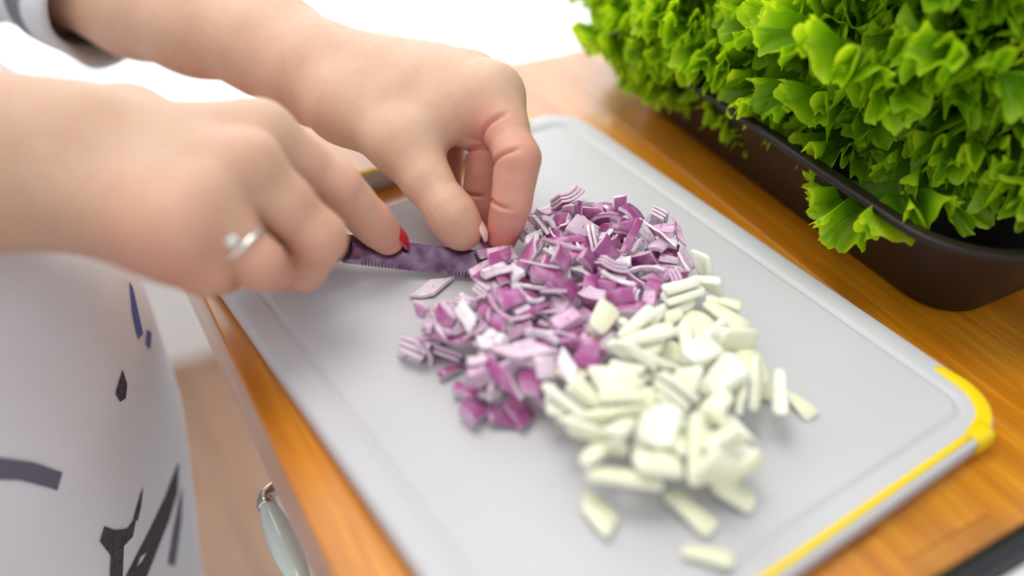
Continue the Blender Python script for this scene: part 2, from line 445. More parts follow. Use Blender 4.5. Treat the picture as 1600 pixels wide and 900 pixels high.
def emit(V, F, flush):
    global off
    fl_ = np.zeros(len(V))
    for c, r, a in flush:
        fl_ = np.maximum(fl_, a * np.exp(-((V - np.array(c)) ** 2).sum(1) / (r * r)))
    PV.append(V); PF.append(F + off); PFL.append(fl_); off += len(V)

# --- left hand, pinching the onion (image pixels and distances turned into places)
def J(*q): return [atd(a, b, d) for a, b, d in q]
Wl = atd(482, 112, .44)
Li = J((768, 150, .402), (809, 248, .386), (799, 318, .390), (785, 371, .399)); Lir = [.0108, .0090, .0078, .0066]
Lt = J((540, 168, .420), (628, 228, .402), (704, 333, .391), (722, 360, .394)); Ltr = [.0145, .0118, .0097, .0088]
Lm = J((735, 128, .418), (763, 234, .408), (753, 298, .416), (762, 348, .421)); Lmr = [.0108, .0085, .0078, .0068]
Lr = J((690, 124, .432), (777, 236, .424), (768, 300, .428), (766, 345, .425)); Lrr = [.0105, .0085, .0078, .0066]
Ll = J((645, 130, .444), (700, 222, .440), (696, 292, .438), (690, 344, .425)); Llr = [.0100, .0075, .0068, .0060]
Fl = J((420, 70, .452), (300, 27, .472), (209, -5, .490), (70, -60, .508)); Flr = [.0205, .0235, .0262, .0280]
Fl.append(Vector((-.12, .66, .955))); Flr.append(.034)
allp = np.array([list(p) for p in Li + Lt + Lm + Lr + Ll + Fl[:4]])
G = Grid(allp.min(0) - .034, allp.max(0) + .034, .0008)
P_ = G.new(); side = (RIGHT * .35 + UP * .0 + FWD * .93).normalized()
for k_, (mc, r_) in enumerate(((Li, .0128), (Lm, .0118), (Lr, .0112), (Ll, .0108))):
    st = Wl + side * (.004 + .0045 * k_) + UP * .002
    G.cap(P_, st, mc[0], .0160, r_, .016)
    G.bump(P_, mc[0], .007, .0012)
G.cap(P_, Wl - side * .004, Fl[0], .0178, .0205, .014); G.cap(P_, Wl + side * .012, Fl[0] + side * .010, .0170, .0195, .014)
for (a, ra), (b, rb) in list(zip(zip(Fl, Flr), zip(Fl[1:], Flr[1:])))[:3]:
    G.cap(P_, a, b, ra, rb, .016); G.cap(P_, a + side * .009, b + side * .009, ra * .92, rb * .92, .016)
G.cap(P_, Wl, Lt[0], .0175, Ltr[0], .018); G.cap(P_, Lt[0], Lt[1], Ltr[0], Ltr[1], .012)
G.cap(P_, (Lt[0] + Li[0]) / 2, Lt[1] * .40 + Li[0] * .60 + UP * .001, .0120, .0085, .016)     # muscle of the web
G.cap(P_, Lt[1] * .75 + Li[0] * .25 + UP * .002, Li[0], .0090, .0090, .012)
D = P_.copy()
fing = []
def finger(pts, rad, kb, kk=.0045):
    Df = G.new(); n = len(pts)
    for i in range(n - 1):
        m_ = (pts[i] + pts[i + 1]) / 2; rm = (rad[i] + rad[i + 1]) / 2 * .965
        G.cap(Df, pts[i], m_, rad[i], rm, kk); G.cap(Df, m_, pts[i + 1], rm, rad[i + 1], kk)
    return smin(P_, Df, kb)
for pts, rad, kb in ((Li, Lir, .009), (Lm, Lmr, .008), (Lr, Lrr, .008), (Ll, Llr, .008), (Lt[1:], Ltr[1:], .010)):
    D = np.minimum(D, finger(pts, rad, kb))
palmar = (-RIGHT * 1.0 - FWD * .25).normalized()
for pts, rr in ((Li, .011), (Lm, .010), (Lr, .010)):
    for i in (1, 2):
        ax = (pts[i + 1] - pts[i - 1]).normalized(); G.dent(D, pts[i], ax, palmar, .0020, .0008, rr * 1.3)
    G.dent(D, pts[0] * .45 + pts[1] * .55, (pts[1] - pts[0]).normalized(), palmar, .0020, .0009, rr * 1.3)
ax = (Lt[3] - Lt[1]).normalized()
for o_, dp in ((-.0028, .0004), (-.0010, .0009), (.0007, .0008), (.0024, .0004)):
    G.dent(D, Lt[2] + ax * o_, ax + RIGHT * (.12 * (o_ * 300)), (-FWD * .8 + UP * .3 - RIGHT * .3), dp, .0006, .0125)
V_, F_ = G.mesh(D); V_ = lap(V_, F_, 1)
def fl_of(chains):
    o = []
    for pts, a in chains:
        o += [(pts[0], .008, a * .6), (pts[0] * .4 + pts[1] * .6, .011, a * .8), (pts[1], .012, a * 1.1), ((pts[1] + pts[2]) / 2, .011, a), (pts[2], .012, a * 1.1), (pts[3], .015, a * 1.4)]
    return o
emit(V_, F_, fl_of(((Li, .58), (Lm, .72), (Lr, .72), (Ll, .7))) + [(Lt[2], .012, .22), (Lt[3], .012, .34), (Li[0] * .4 + Li[1] * .6 + palmar * .007, .012, .45), (Wl - UP * .014, .03, .2)])

# --- right hand round the knife handle
Wr = atd(110, 240, .325)
Ri = J((402, 216, .347), (528, 292, .366), (577, 343, .380), (606, 373, .390)); Rir = [.0112, .0092, .0080, .0070]
Rm = J((385, 262, .327), (498, 372, .341), (474, 418, .362), (436, 420, .378)); Rmr = [.0118, .0098, .0088, .0078]
Rr = J((312, 318, .316), (402, 410, .325), (424, 418, .349), (392, 408, .367)); Rrr = [.0115, .0090, .0084, .0075]
Rl = J((262, 362, .310), (322, 424, .318), (350, 424, .340), (332, 414, .357)); Rlr = [.0108, .0080, .0074, .0066]
Rt = J((200, 205, .352), (322, 232, .384), (440, 302, .393), (500, 336, .397)); Rtr = [.015, .012, .0100, .0085]
Fr = J((0, 250, .320), (-120, 262, .315), (-240, 280, .315)); Frr = [.0205, .0225, .0260]
allp = np.array([list(p) for p in Ri + Rm + Rr + Rl + Rt + Fr])
G = Grid(allp.min(0) - .036, allp.max(0) + .036, .0010)
P_ = G.new()
dn = (-UP).normalized()
for k_, (mc, r_) in enumerate(((Ri, .0118), (Rm, .0122), (Rr, .0120), (Rl, .0115))):
    st = Wr + dn * (-.004 + .0050 * k_)
    G.cap(P_, st, mc[0], .0158, r_, .012); G.bump(P_, mc[0] - FWD * .006, .006, .0010)
G.cap(P_, Wr - dn * .003, Fr[0] - dn * .005, .0175, .0200, .012); G.cap(P_, Wr + dn * .010, Fr[0] + dn * .006, .0175, .0210, .016)
for i in range(2):
    for s_ in (-.006, .006): G.cap(P_, Fr[i] + dn * s_, Fr[i + 1] + dn * s_, Frr[i], Frr[i + 1], .018)
G.cap(P_, Wr, Rt[0], .017, Rtr[0], .018); G.cap(P_, Rt[0], Rt[1], Rtr[0], Rtr[1], .012)
G.cap(P_, (Rt[0] + Ri[0]) / 2 + dn * .003, Ri[0], .0115, .0100, .012)
G.cap(P_, Wr + dn * .012, Rl[0] + dn * .002, .0150, .0125, .018)
D = P_.copy()
for pts, rad, kb in ((Ri, Rir, .010), (Rm, Rmr, .007), (Rr, Rrr, .007), (Rl, Rlr, .007), (Rt[1:], Rtr[1:], .009)):
    D = np.minimum(D, finger(pts, rad, kb))
V_, F_ = G.mesh(D); V_ = lap(V_, F_, 2)
emit(V_, F_, fl_of(((Ri, .30), (Rm, .38), (Rr, .38), (Rl, .38))) + [(Rm[0], .012, .30), (Ri[3], .010, .35), (Rl[0] + dn * .008, .022, .35)])

# --- upper arms, shoulders, chest and neck under the shirt
Sc = Vector((-.235, .44, 1.36))
G = Grid((-.42, .12, .80), (-.02, .80, 1.52), .008)
D = G.new(); D += .05
Lel = Vector((-.215, .73, .965)); Rel = Vector((-.30, .235, 1.02)); Lsh = Vector((-.245, .60, 1.33)); Rsh = Vector((-.245, .28, 1.33))
G.cap(D, Fl[3], Lel, .030, .037, .02); G.cap(D, Lel, Lsh, .038, .048, .03)
G.cap(D, Fr[2] - Vector((0, 0, 0)), Rel, .029, .037, .02); G.cap(D, Rel, Rsh, .038, .048, .03)
G.cap(D, Rsh, Lsh, .055, .055, .05); G.cap(D, (-.25, .44, 1.30), (-.22, .44, .86), .085, .075, .06)
for s_ in (-.07, .07): G.cap(D, (-.245, .44 + s_, 1.25), (-.22, .44 + s_, .86), .08, .075, .06)
G.cap(D, (-.24, .44, 1.36), (-.225, .44, 1.48), .052, .048, .04)
V_, F_ = G.mesh(D); V_ = lap(V_, F_, 3); emit(V_, F_, [])
person = tag(empty('person', (-.22, .44, 0)), 'person in a light grey printed top slicing onion with both hands at the worktop', 'person')
me = np_mesh('body', np.concatenate(PV) - np.array([-.22, .44, 0]), np.concatenate(PF), SKIN)
at = me.attributes.new('flush', 'FLOAT', 'POINT'); at.data.foreach_set('value', np.concatenate(PFL).astype(np.float32))
body = link_mesh('body', me, person)
PO = Vector((-.22, .44, 0))
def padd(name, V, F, mat, parent=None): return add(name, [Vector(v) - PO for v in V], F, mat, parent or person)

# nails: small curved plates sunk at the finger tip
def nail(tip, prev, r, up, L, W, mat, label, over=.5):
    ax = (tip - prev).normalized(); up = (up - ax * up.dot(ax)).normalized(); sd = ax.cross(up)
    V = []; F = []; nu, nv = 12, 12
    for lay, dz in ((0, .00075), (1, -.0004)):
        for i in range(nu + 1):
            u = i / nu * 2 - 1
            for j in range(nv + 1):
                v = j / nv * 2 - 1
                # squircle outline
                uu = u * math.sqrt(1 - v * v * .42) ; vv = v * math.sqrt(1 - u * u * .42)
                th = vv * W / r * .5; edge = max(abs(u), abs(v)); rr = r + dz - .0004 * edge ** 4
                droop = .0022 * max(uu, 0) ** 2
                V.append(tip + ax * (uu * L / 2 + over * L) + up * (rr * math.cos(th) - droop) + sd * rr * math.sin(th))
    st = (nu + 1) * (nv + 1)
    for i in range(nu):
        for j in range(nv):
            a = i * (nv + 1) + j; F.append((a, a + 1, a + nv + 2, a + nv + 1)); F.append((st + a, st + a + nv + 1, st + a + nv + 2, st + a + 1))
    b = [i * (nv + 1) for i in range(nu + 1)] + [nu * (nv + 1) + j for j in range(1, nv + 1)] + [i * (nv + 1) + nv for i in range(nu - 1, -1, -1)] + [j for j in range(nv - 1, 0, -1)]
    for a, c in zip(b, b[1:] + b[:1]): F.append((a, c, st + c, st + a))
    o = padd('fingernail', V, F, mat); o['label'] = label
NAILN = plain('bare_nail', (.80, .56, .50), .25, Coat_Weight=.5)
nail(Ri[3], Ri[2], Rir[3], UP * .85 + RIGHT * .65 - FWD * .50, .0145, .0130, NAILRED, 'glossy red varnished nail of the index finger on the knife', .12)
nail(Lt[3], Lt[2], Ltr[3], RIGHT * .95 + UP * .35 - FWD * .10, .0105, .0115, NAILN, 'bare pale thumbnail', .42)
# ring on the ring finger
rc = Rr[0] * .30 + Rr[1] * .70; rax = (Rr[1] - Rr[0]).normalized(); r1 = rax.orthogonal().normalized(); r2 = rax.cross(r1)
V, F = tube([rc + (r1 * math.cos(t) + r2 * math.sin(t)) * .0102 for t in np.linspace(0, 2 * PI, 33)], .0012, 8, False)
rg = padd('finger_ring', V, F, SILVER); rg['label'] = 'silver ring with a pale stone'
gp = rc + (-FWD * .9 + UP * .1 - rax * 0).normalized() * .0112
bm = bmesh.new(); bmesh.ops.create_icosphere(bm, subdivisions=1, radius=.0032)
for v in bm.verts: v.co = v.co + gp - PO
me = bpy.data.meshes.new('ring_stone'); bm.to_mesh(me); bm.free(); me.materials.append(GEM); so = link_mesh('ring_stone', me, rg)

# --- shirt: a hanging body and two sleeves
def shirt_x(z):     # how far the front of the cloth comes towards the worktop
    return float(np.interp(z, [.50, .62, .70, .78, .86, .92, .98, 1.06, 1.2, 1.33, 1.38], [-.035, -.027, -.020, -.014, -.014, -.030, -.066, -.095, -.105, -.15, -.19]))
zs = np.linspace(.56, 1.385, 90); NA = 160; rings = []
for z in zs:
    fx = shirt_x(z); bxk = -.36; cx = (fx + bxk) / 2; hx = (fx - bxk) / 2
    hy = float(np.interp(z, [.56, .8, .95, 1.1, 1.28, 1.34, 1.385], [.190, .178, .168, .165, .175, .13, .07]))
    rg_ = []
    for k in range(NA):
        a = 2 * PI * k / NA; c, s_ = math.cos(a), math.sin(a)
        e = 2 / 2.5
        px = abs(c) ** e * math.copysign(1, c); py = abs(s_) ** e * math.copysign(1, s_)
        fold = .0035 * math.sin(a * 9 + z * 6 + 1.3 * math.sin(z * 14)) * float(np.interp(z, [.56, .9, 1.1], [1, .5, .25])) + .003 * mnoise.noise(Vector((c * 3, s_ * 3, z * 9)))
        rg_.append(Vector((cx + (hx + fold) * px, .44 + (hy + fold) * py, z)))
    rings.append(rg_)
V, F = loft(rings)
shirt = padd('shirt', V, F, SHIRT); shirt['label'] = 'loose light grey top with black brush print'
bvh = BVHTree.FromPolygons([tuple(v) for v in V], F)
def sleeve(path, rad, lip, bands, name='sleeve'):
    N = 40; rings = []; band = []
    P = [Vector(p) for p in path]
    # outer surface from the shoulder to the lip, then turned in
    ts = []
    for i in range(len(P) - 1):
        for q in range(14): ts.append(i + q / 14)
    ts.append(len(P) - 1)
    seq = [(t, 0) for t in ts] + [(len(P) - 1.004, -.0022)] + [(t, -.0040) for t in ts[::-1][1:22]]
    a = None
    for t, dr in seq:
        i = min(int(t), len(P) - 2); f = t - i; p = P[i].lerp(P[i + 1], f); r = rad[i] * (1 - f) + rad[i + 1] * f
        tg = (P[i + 1] - P[i]).normalized()
        if a is None: a = tg.cross(Vector((0, 0, 1))).normalized()
        a = (a - tg * a.dot(tg)).normalized(); b = tg.cross(a); rg_ = []
        dl = (P[-1] - p).length
        for k in range(N):
            an = 2 * PI * k / N; wob = .0022 * math.sin(an * 3 + t * 4) + .002 * mnoise.noise(Vector((math.cos(an) * 2, math.sin(an) * 2, t * 5)))
            if dr == 0 and .004 < dl < .030: wob += .0022 * (1 - abs(dl - .017) / .013) ** .5 if abs(dl - .017) < .013 else 0   # rolled cuff
            rg_.append(p + (a * math.cos(an) + b * math.sin(an)) * (r + wob + dr)); band.append(1.0 if any(lo < dl < hi for lo, hi in bands) else 0.0)
        rings.append(rg_)
    V, F = loft(rings, True, False)
    o = padd(name, V, F, SLEEVE); at = o.data.attributes.new('band', 'FLOAT', 'POINT'); at.data.foreach_set('value', band)
    return o
cuff = atd(170, 3, .495); c2_ = atd(40, -75, .512)
o = sleeve([Lsh, Lel, c2_, cuff], [.066, .054, .036, .0378], 0, [(.0165, .029), (.055, .075), (.11, .14)]); o['label'] = 'grey sleeve with a dark band, cuff rolled up the forearm'
o = sleeve([Rsh, Rel, Fr[2] * .5 + Rel * .5, Fr[2] + (Fr[1] - Fr[2]) * .1], [.066, .052, .046, .042], 0, [(.027, .042), (.075, .10)])
# printed marks laid on the cloth of the shirt
def mark(poly, mat, name='print_mark'):
    """poly: outline of a flat printed stroke; laid onto the cloth, a hair above it"""
    bm = bmesh.new(); vs = [bm.verts.new((x, y, 0)) for x, y in poly]; bm.faces.new(vs)
    bmesh.ops.triangulate(bm, faces=bm.faces[:])
    for _ in range(3): bmesh.ops.subdivide_edges(bm, edges=bm.edges[:], cuts=1)
    dead = []
    for v in bm.verts:
        d = (FWD + RIGHT * ((v.co.x - 800) / FPX) - UP * ((v.co.y - 450) / FPX)).normalized()
        hit, nrm, i, dist = bvh.ray_cast(CAM, d)
        if hit is None: dead.append(v)
        else: v.co = hit + nrm * (.0006 if nrm.dot(d) < 0 else -.0006) - PO
    bmesh.ops.delete(bm, geom=dead, context='VERTS')
    if not bm.faces: bm.free(); return
    me = bpy.data.meshes.new(name); bm.to_mesh(me); bm.free(); me.materials.append(mat); link_mesh(name, me, shirt)
mark([(-30, 712), (0, 715), (50, 722), (96, 738), (88, 766), (70, 760), (30, 750), (-30, 748)], INKG)
mark([(190, 578), (197, 600), (195, 622), (186, 628), (179, 615), (184, 598)], INK)
mark([(200, 440), (206, 450), (222, 522), (214, 530), (205, 490)], INKB)
mark([(228, 515), (235, 520), (233, 545), (227, 540)], INKB)
mark([(193, 905), (232, 830), (258, 775), (278, 722), (276, 770), (262, 815), (240, 870), (226, 905)], INK)
mark([(262, 880), (270, 830), (284, 760), (282, 815), (272, 885)], INKG)
mark([(155, 845), (162, 822), (178, 828), (198, 826), (212, 806), (206, 838), (192, 853), (190, 905), (170, 905), (172, 868)], INK)
mark([(208, 808), (216, 780), (222, 760), (219, 790), (213, 815)], INK)
# trousers and shoes below the worktop level
tz = []
V = []; F = []
for s_ in (-.085, .085):
    V1, F1 = tube([(-.20, .44 + s_ * .9, .62), (-.20, .44 + s_, .45), (-.215, .44 + s_, .10)], [.098, .075, .058], 28); F += [tuple(i + len(V) for i in f) for f in F1]; V += V1
padd('trousers', V, F, TROUSER)
for s_ in (-.085, .085):
    V, F = loft([[Vector((-.27 + .25 * t0 + (math.cos(a)) * .0, .44 + s_ + math.cos(a) * wd, .002 + max(math.sin(a), -.0) * ht if math.sin(a) > 0 else .002)) for a in np.linspace(0, 2 * PI, 20, endpoint=False)] for t0, wd, ht in ((0, .015, .06), (.08, .032, .085), (.3, .036, .10), (.5, .038, .085), (.75, .045, .055), (.93, .040, .045), (1.0, .015, .03))])
    padd('shoe', V, F, TROUSER)

# ------------------------------------------------------------------ knife
def knife():
    heel_s = atd(541, 366, .3965); tip = atd(797, 397, .4020); heel_e = atd(536, 411, .3950)
    ax = (tip - heel_s).normalized(); Lb = (tip - heel_s).length
    dnv = (heel_e - heel_s); dnv = dnv - ax * dnv.dot(ax); Hb = dnv.length; dnv.normalize(); nrm = ax.cross(dnv)
    kn = tag(empty('knife', heel_s), 'small serrated steel knife pressed into the chopped red onion', 'knife')
    # blade profile from heel to tip: spine and edge depth below the spine line
    n = 150; V = []; F = []
    for i in range(n + 1):
        t = i / n; x = t * Lb
        sp = 0.0003 * math.sin(PI * t)
        ed = Hb * (1.0 - .06 * t) if t < .80 else Hb * .952 * math.sqrt(max(0, 1 - ((t - .80) / .2) ** 2.2))
        if .10 < t < .84: ed += .00045 * (1 if (i % 3) == 0 else (-.2))
        ed = max(ed, .0004)
        th = .00055 * (1 - .5 * t)
        for d, q in ((sp, th), (sp + (ed - sp) * .45, th), (sp + (ed - sp) * .84, th * .75), (ed, .00006), (sp + (ed - sp) * .84, -th * .75), (sp + (ed - sp) * .45, -th), (sp, -th)):
            V.append(ax * x + dnv * d + nrm * q)
    m_ = 7
    for i in range(n):
        for k in range(m_): F.append((i * m_ + k, i * m_ + (k + 1) % m_, (i + 1) * m_ + (k + 1) % m_, (i + 1) * m_ + k))
    F.append(tuple(range(m_))[::-1]); F.append(tuple(n * m_ + k for k in range(m_)))
    st = M('steel_painted_reflection'); v = st.coords((1, 1, 1)); nz = st.noise(v, 160, 3)
    st.base(st.ramp(nz, [(.3, (.13, .06, .12)), (.7, (.30, .20, .28))])); st.set(Metallic=1.0)  # dark onion reflections put into the steel colour as a purple tint
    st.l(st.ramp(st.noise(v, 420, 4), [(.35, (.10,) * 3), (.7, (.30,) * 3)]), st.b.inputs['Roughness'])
    bl = add('blade', V, F, st.m, kn, False); bl['label'] = 'steel blade with a fine serrated edge, onion reflections tinted into its colour'
    # handle in the fist, rising gently away from the board
    hv = (atd(250, 330, .352) - atd(520, 388, .391)).normalized()
    V, F = tube([atd(541, 389, .3952) - heel_s + hv * t for t in (0, .004, .012, .03, .06, .085, .10)], [.0052, .0064, .0066, .0075, .0078, .0076, .0050], 16)
    hd = add('handle', V, F, plain('dark_handle', (.03, .012, .022), .3), kn); hd['label'] = 'dark handle held in the fist'
knife()
#==SPLIT==
# ------------------------------------------------------------------ chopped onion
def onion_mats():
    o = M('red_onion_flesh'); rad = o.attr('rad').outputs['Fac']; info = o.n('ShaderNodeObjectInfo').outputs['Color']
    v = o.coords(); n = o.noise(v, 500, 3)
    pale = o.mix(info, (.86, .81, .84), (.70, .48, .62)); deep = o.mix(info, (.46, .09, .32), (.20, .006, .12))
    inner = o.mix(info, (.88, .83, .86), (.66, .34, .56))
    r2 = o.math('ADD', rad, o.math('MULTIPLY', o.math('SUBTRACT', n, .5), .30))
    col = o.mix(o.ramp(r2, [(.0, (0,) * 3), (.12, (.9,) * 3)]), inner, pale)
    line = o.ramp(r2, [(.02, (.0,) * 3), (.06, (.75,) * 3), (.14, (.0,) * 3), (.70, (.06,) * 3), (.90, (1.0,) * 3)])
    big = o.noise(v, 90, 2)
    col = o.mix(o.math('MULTIPLY', line, o.ramp(big, [(.30, (.70,) * 3), (.5, (1.0,) * 3)])), col, deep)
    # long veins on the outside
    vv = o.coords((1, .08, 1)); vn = o.noise(vv, 1300, 2)
    col = o.mix(o.math('MULTIPLY', vn, .10), col, (.80, .55, .72))
    o.base(col); o.set(Roughness=.22, Subsurface_Weight=.15, Subsurface_Radius=(.004, .002, .003), Coat_Weight=.25, Coat_Roughness=.08, Specular_IOR_Level=.45); o.bump(vn, .25, .0003)
    wh = M('white_onion_flesh'); n = wh.noise(wh.coords((1, .1, 1)), 700, 3); rad = wh.attr('rad').outputs['Fac']
    c = wh.ramp(n, [(.3, (.90, .90, .72)), (.7, (.94, .94, .85))]); c = wh.mix(wh.ramp(rad, [(.85, (0,) * 3), (1, (.35,) * 3)]), c, (.80, .78, .42))
    wh.base(c); wh.set(Roughness=.3, Subsurface_Weight=.7, Subsurface_Radius=(.009, .009, .006), Coat_Weight=.2)
    return o.m, wh.m
def slab_piece(L, Wd, T, R0, layers=1, fan=0.0, taper=0.0, skew=0.0, tw=0.0, pale=False, nu=7, nv=4):
    """a piece of onion layer: length L along y, width Wd along the arc of radius R0, thickness T per layer. Returns verts, faces, rad per vertex"""
    V = []; F = []; RA = []
    for l in range(layers):
        base = len(V); gap = T * .10
        r_in = R0 - T * (l + 1) + gap - fan * l; r_out = R0 - T * l - fan * l
        prof = [(r_in, 0.0), (r_in + (r_out - r_in) * .12, .12), (r_out - (r_out - r_in) * .22, .72), (r_out, 1.0)]
        ang = Wd / R0; nr = len(prof); lw = 1 - .08 * l
        for j in range(nv + 1):
            y = (j / nv - .5) * L * lw
            for i in range(nu + 1):
                u = (i / nu - .5); a = u * ang * (1 - taper * (j / nv)) + tw * y / L
                for q, (r_, c_) in enumerate(prof):
                    ins = .03 * T if q in (0, nr - 1) else 0
                    yy = y + skew * u * L; rr = r_
                    e = 1.0 if (0 < i < nu and 0 < j < nv) else (.93 if q in (0, nr - 1) else 1.0)
                    V.append((math.sin(a) * rr * (1), yy * (1 if e == 1 else .985), math.cos(a) * rr - R0 + T * layers * .5)); RA.append(c_ if not pale else c_ * .55)
        def id_(j, i, q): return base + (j * (nu + 1) + i) * nr + q
        for j in range(nv):
            for i in range(nu):
                F.append((id_(j, i, nr - 1), id_(j, i + 1, nr - 1), id_(j + 1, i + 1, nr - 1), id_(j + 1, i, nr - 1)))
                F.append((id_(j, i, 0), id_(j + 1, i, 0), id_(j + 1, i + 1, 0), id_(j, i + 1, 0)))
            for q in range(nr - 1):
                F.append((id_(j, 0, q), id_(j, 0, q + 1), id_(j + 1, 0, q + 1), id_(j + 1, 0, q)))
                F.append((id_(j, nu, q), id_(j + 1, nu, q), id_(j + 1, nu, q + 1), id_(j, nu, q + 1)))
        for i in range(nu):
            for q in range(nr - 1):
                F.append((id_(0, i, q), id_(0, i + 1, q), id_(0, i + 1, q + 1), id_(0, i, q + 1)))
                F.append((id_(nv, i, q), id_(nv, i, q + 1), id_(nv, i + 1, q + 1), id_(nv, i + 1, q)))
    return V, F, RA
mm = .001
RED = [  # kind, args
 ('square', dict(L=12*mm, Wd=10*mm, T=2.0*mm, R0=15*mm, skew=.2)), ('square', dict(L=15*mm, Wd=8*mm, T=1.8*mm, R0=13*mm, skew=-.5)), ('square', dict(L=10*mm, Wd=11*mm, T=2.0*mm, R0=16*mm, taper=.4)),
 ('square', dict(L=11*mm, Wd=7.5*mm, T=1.8*mm, R0=10*mm, skew=.6, tw=.3)), ('sliver', dict(L=2.4*mm, Wd=21*mm, T=1.8*mm, R0=14*mm)), ('sliver', dict(L=2.8*mm, Wd=16*mm, T=1.7*mm, R0=9*mm)),
 ('sliver', dict(L=18*mm, Wd=3.2*mm, T=1.5*mm, R0=9*mm, tw=.5)), ('sliver', dict(L=14*mm, Wd=2.8*mm, T=1.4*mm, R0=7*mm, skew=.5)), ('layered', dict(L=8*mm, Wd=12*mm, T=1.5*mm, R0=15*mm, layers=3, fan=.10*mm, skew=.3)),
 ('layered', dict(L=6*mm, Wd=11*mm, T=1.4*mm, R0=14*mm, layers=4, fan=.08*mm, skew=-.3)), ('layered', dict(L=11*mm, Wd=7*mm, T=1.6*mm, R0=13*mm, layers=2, fan=.15*mm)), ('pale', dict(L=10*mm, Wd=9*mm, T=3.0*mm, R0=7*mm, pale=True, taper=.5)),
 ('pale', dict(L=8*mm, Wd=10*mm, T=2.8*mm, R0=6.5*mm, pale=True, taper=.2)), ('small', dict(L=7*mm, Wd=6*mm, T=1.6*mm, R0=9*mm, skew=.5)), ('small', dict(L=6*mm, Wd=7*mm, T=1.7*mm, R0=8*mm, taper=.5))]
WHT = [('chunk', dict(L=20*mm, Wd=12*mm, T=3.6*mm, R0=10*mm, taper=.55)), ('chunk', dict(L=16*mm, Wd=14*mm, T=3.5*mm, R0=12*mm, skew=.3, taper=.2)), ('chunk', dict(L=15*mm, Wd=11*mm, T=3.2*mm, R0=9*mm, taper=.75)), ('strip', dict(L=24*mm, Wd=8*mm, T=3.0*mm, R0=8*mm, tw=.4, taper=.3)), ('layered', dict(L=16*mm, Wd=12*mm, T=2.8*mm, R0=12*mm, layers=2, fan=.5*mm, taper=.3)), ('small', dict(L=10*mm, Wd=9*mm, T=3.6*mm, R0=8*mm, taper=.5)), ('strip', dict(L=18*mm, Wd=7*mm, T=3.1*mm, R0=7*mm, taper=.7, skew=.5)), ('round', dict(L=16*mm, Wd=17*mm, T=3.6*mm, R0=11*mm, taper=.35))]
def piece_mesh(name, kw, mat, bev=.00022, seg=1):
    kw = dict(kw)
    if seg == 2: kw['T'] *= 1.25
    V, F, RA = slab_piece(**kw)
    h = hash(str(sorted(kw.items()))) if False else sum(ord(c) for c in str(sorted(kw.items())))
    V = [Vector(v) for v in V]; T = kw['T']
    for v in V: v += mnoise.noise_vector(v * 160 + Vector((h, 0, 0))) * T * .22
    me = mesh_of(name, V, F, mat, False)
    at = me.attributes.new('rad', 'FLOAT', 'POINT'); at.data.foreach_set('value', RA)
    bm = bmesh.new(); bm.from_mesh(me); bmesh.ops.recalc_face_normals(bm, faces=bm.faces[:])
    if seg == 2:
        for _ in range(3): bmesh.ops.smooth_vert(bm, verts=bm.verts[:], factor=.5, use_axis_x=True, use_axis_y=True, use_axis_z=True)
    es = [e for e in bm.edges if e.is_manifold and e.calc_face_angle(0) > .7]
    bmesh.ops.bevel(bm, geom=es, offset=bev, segments=seg, profile=.5, affect='EDGES', clamp_overlap=True)
    bm.to_mesh(me); bm.free()
    me.shade_smooth()
    if seg == 1: me.set_sharp_from_angle(angle=math.radians(50))
    return me
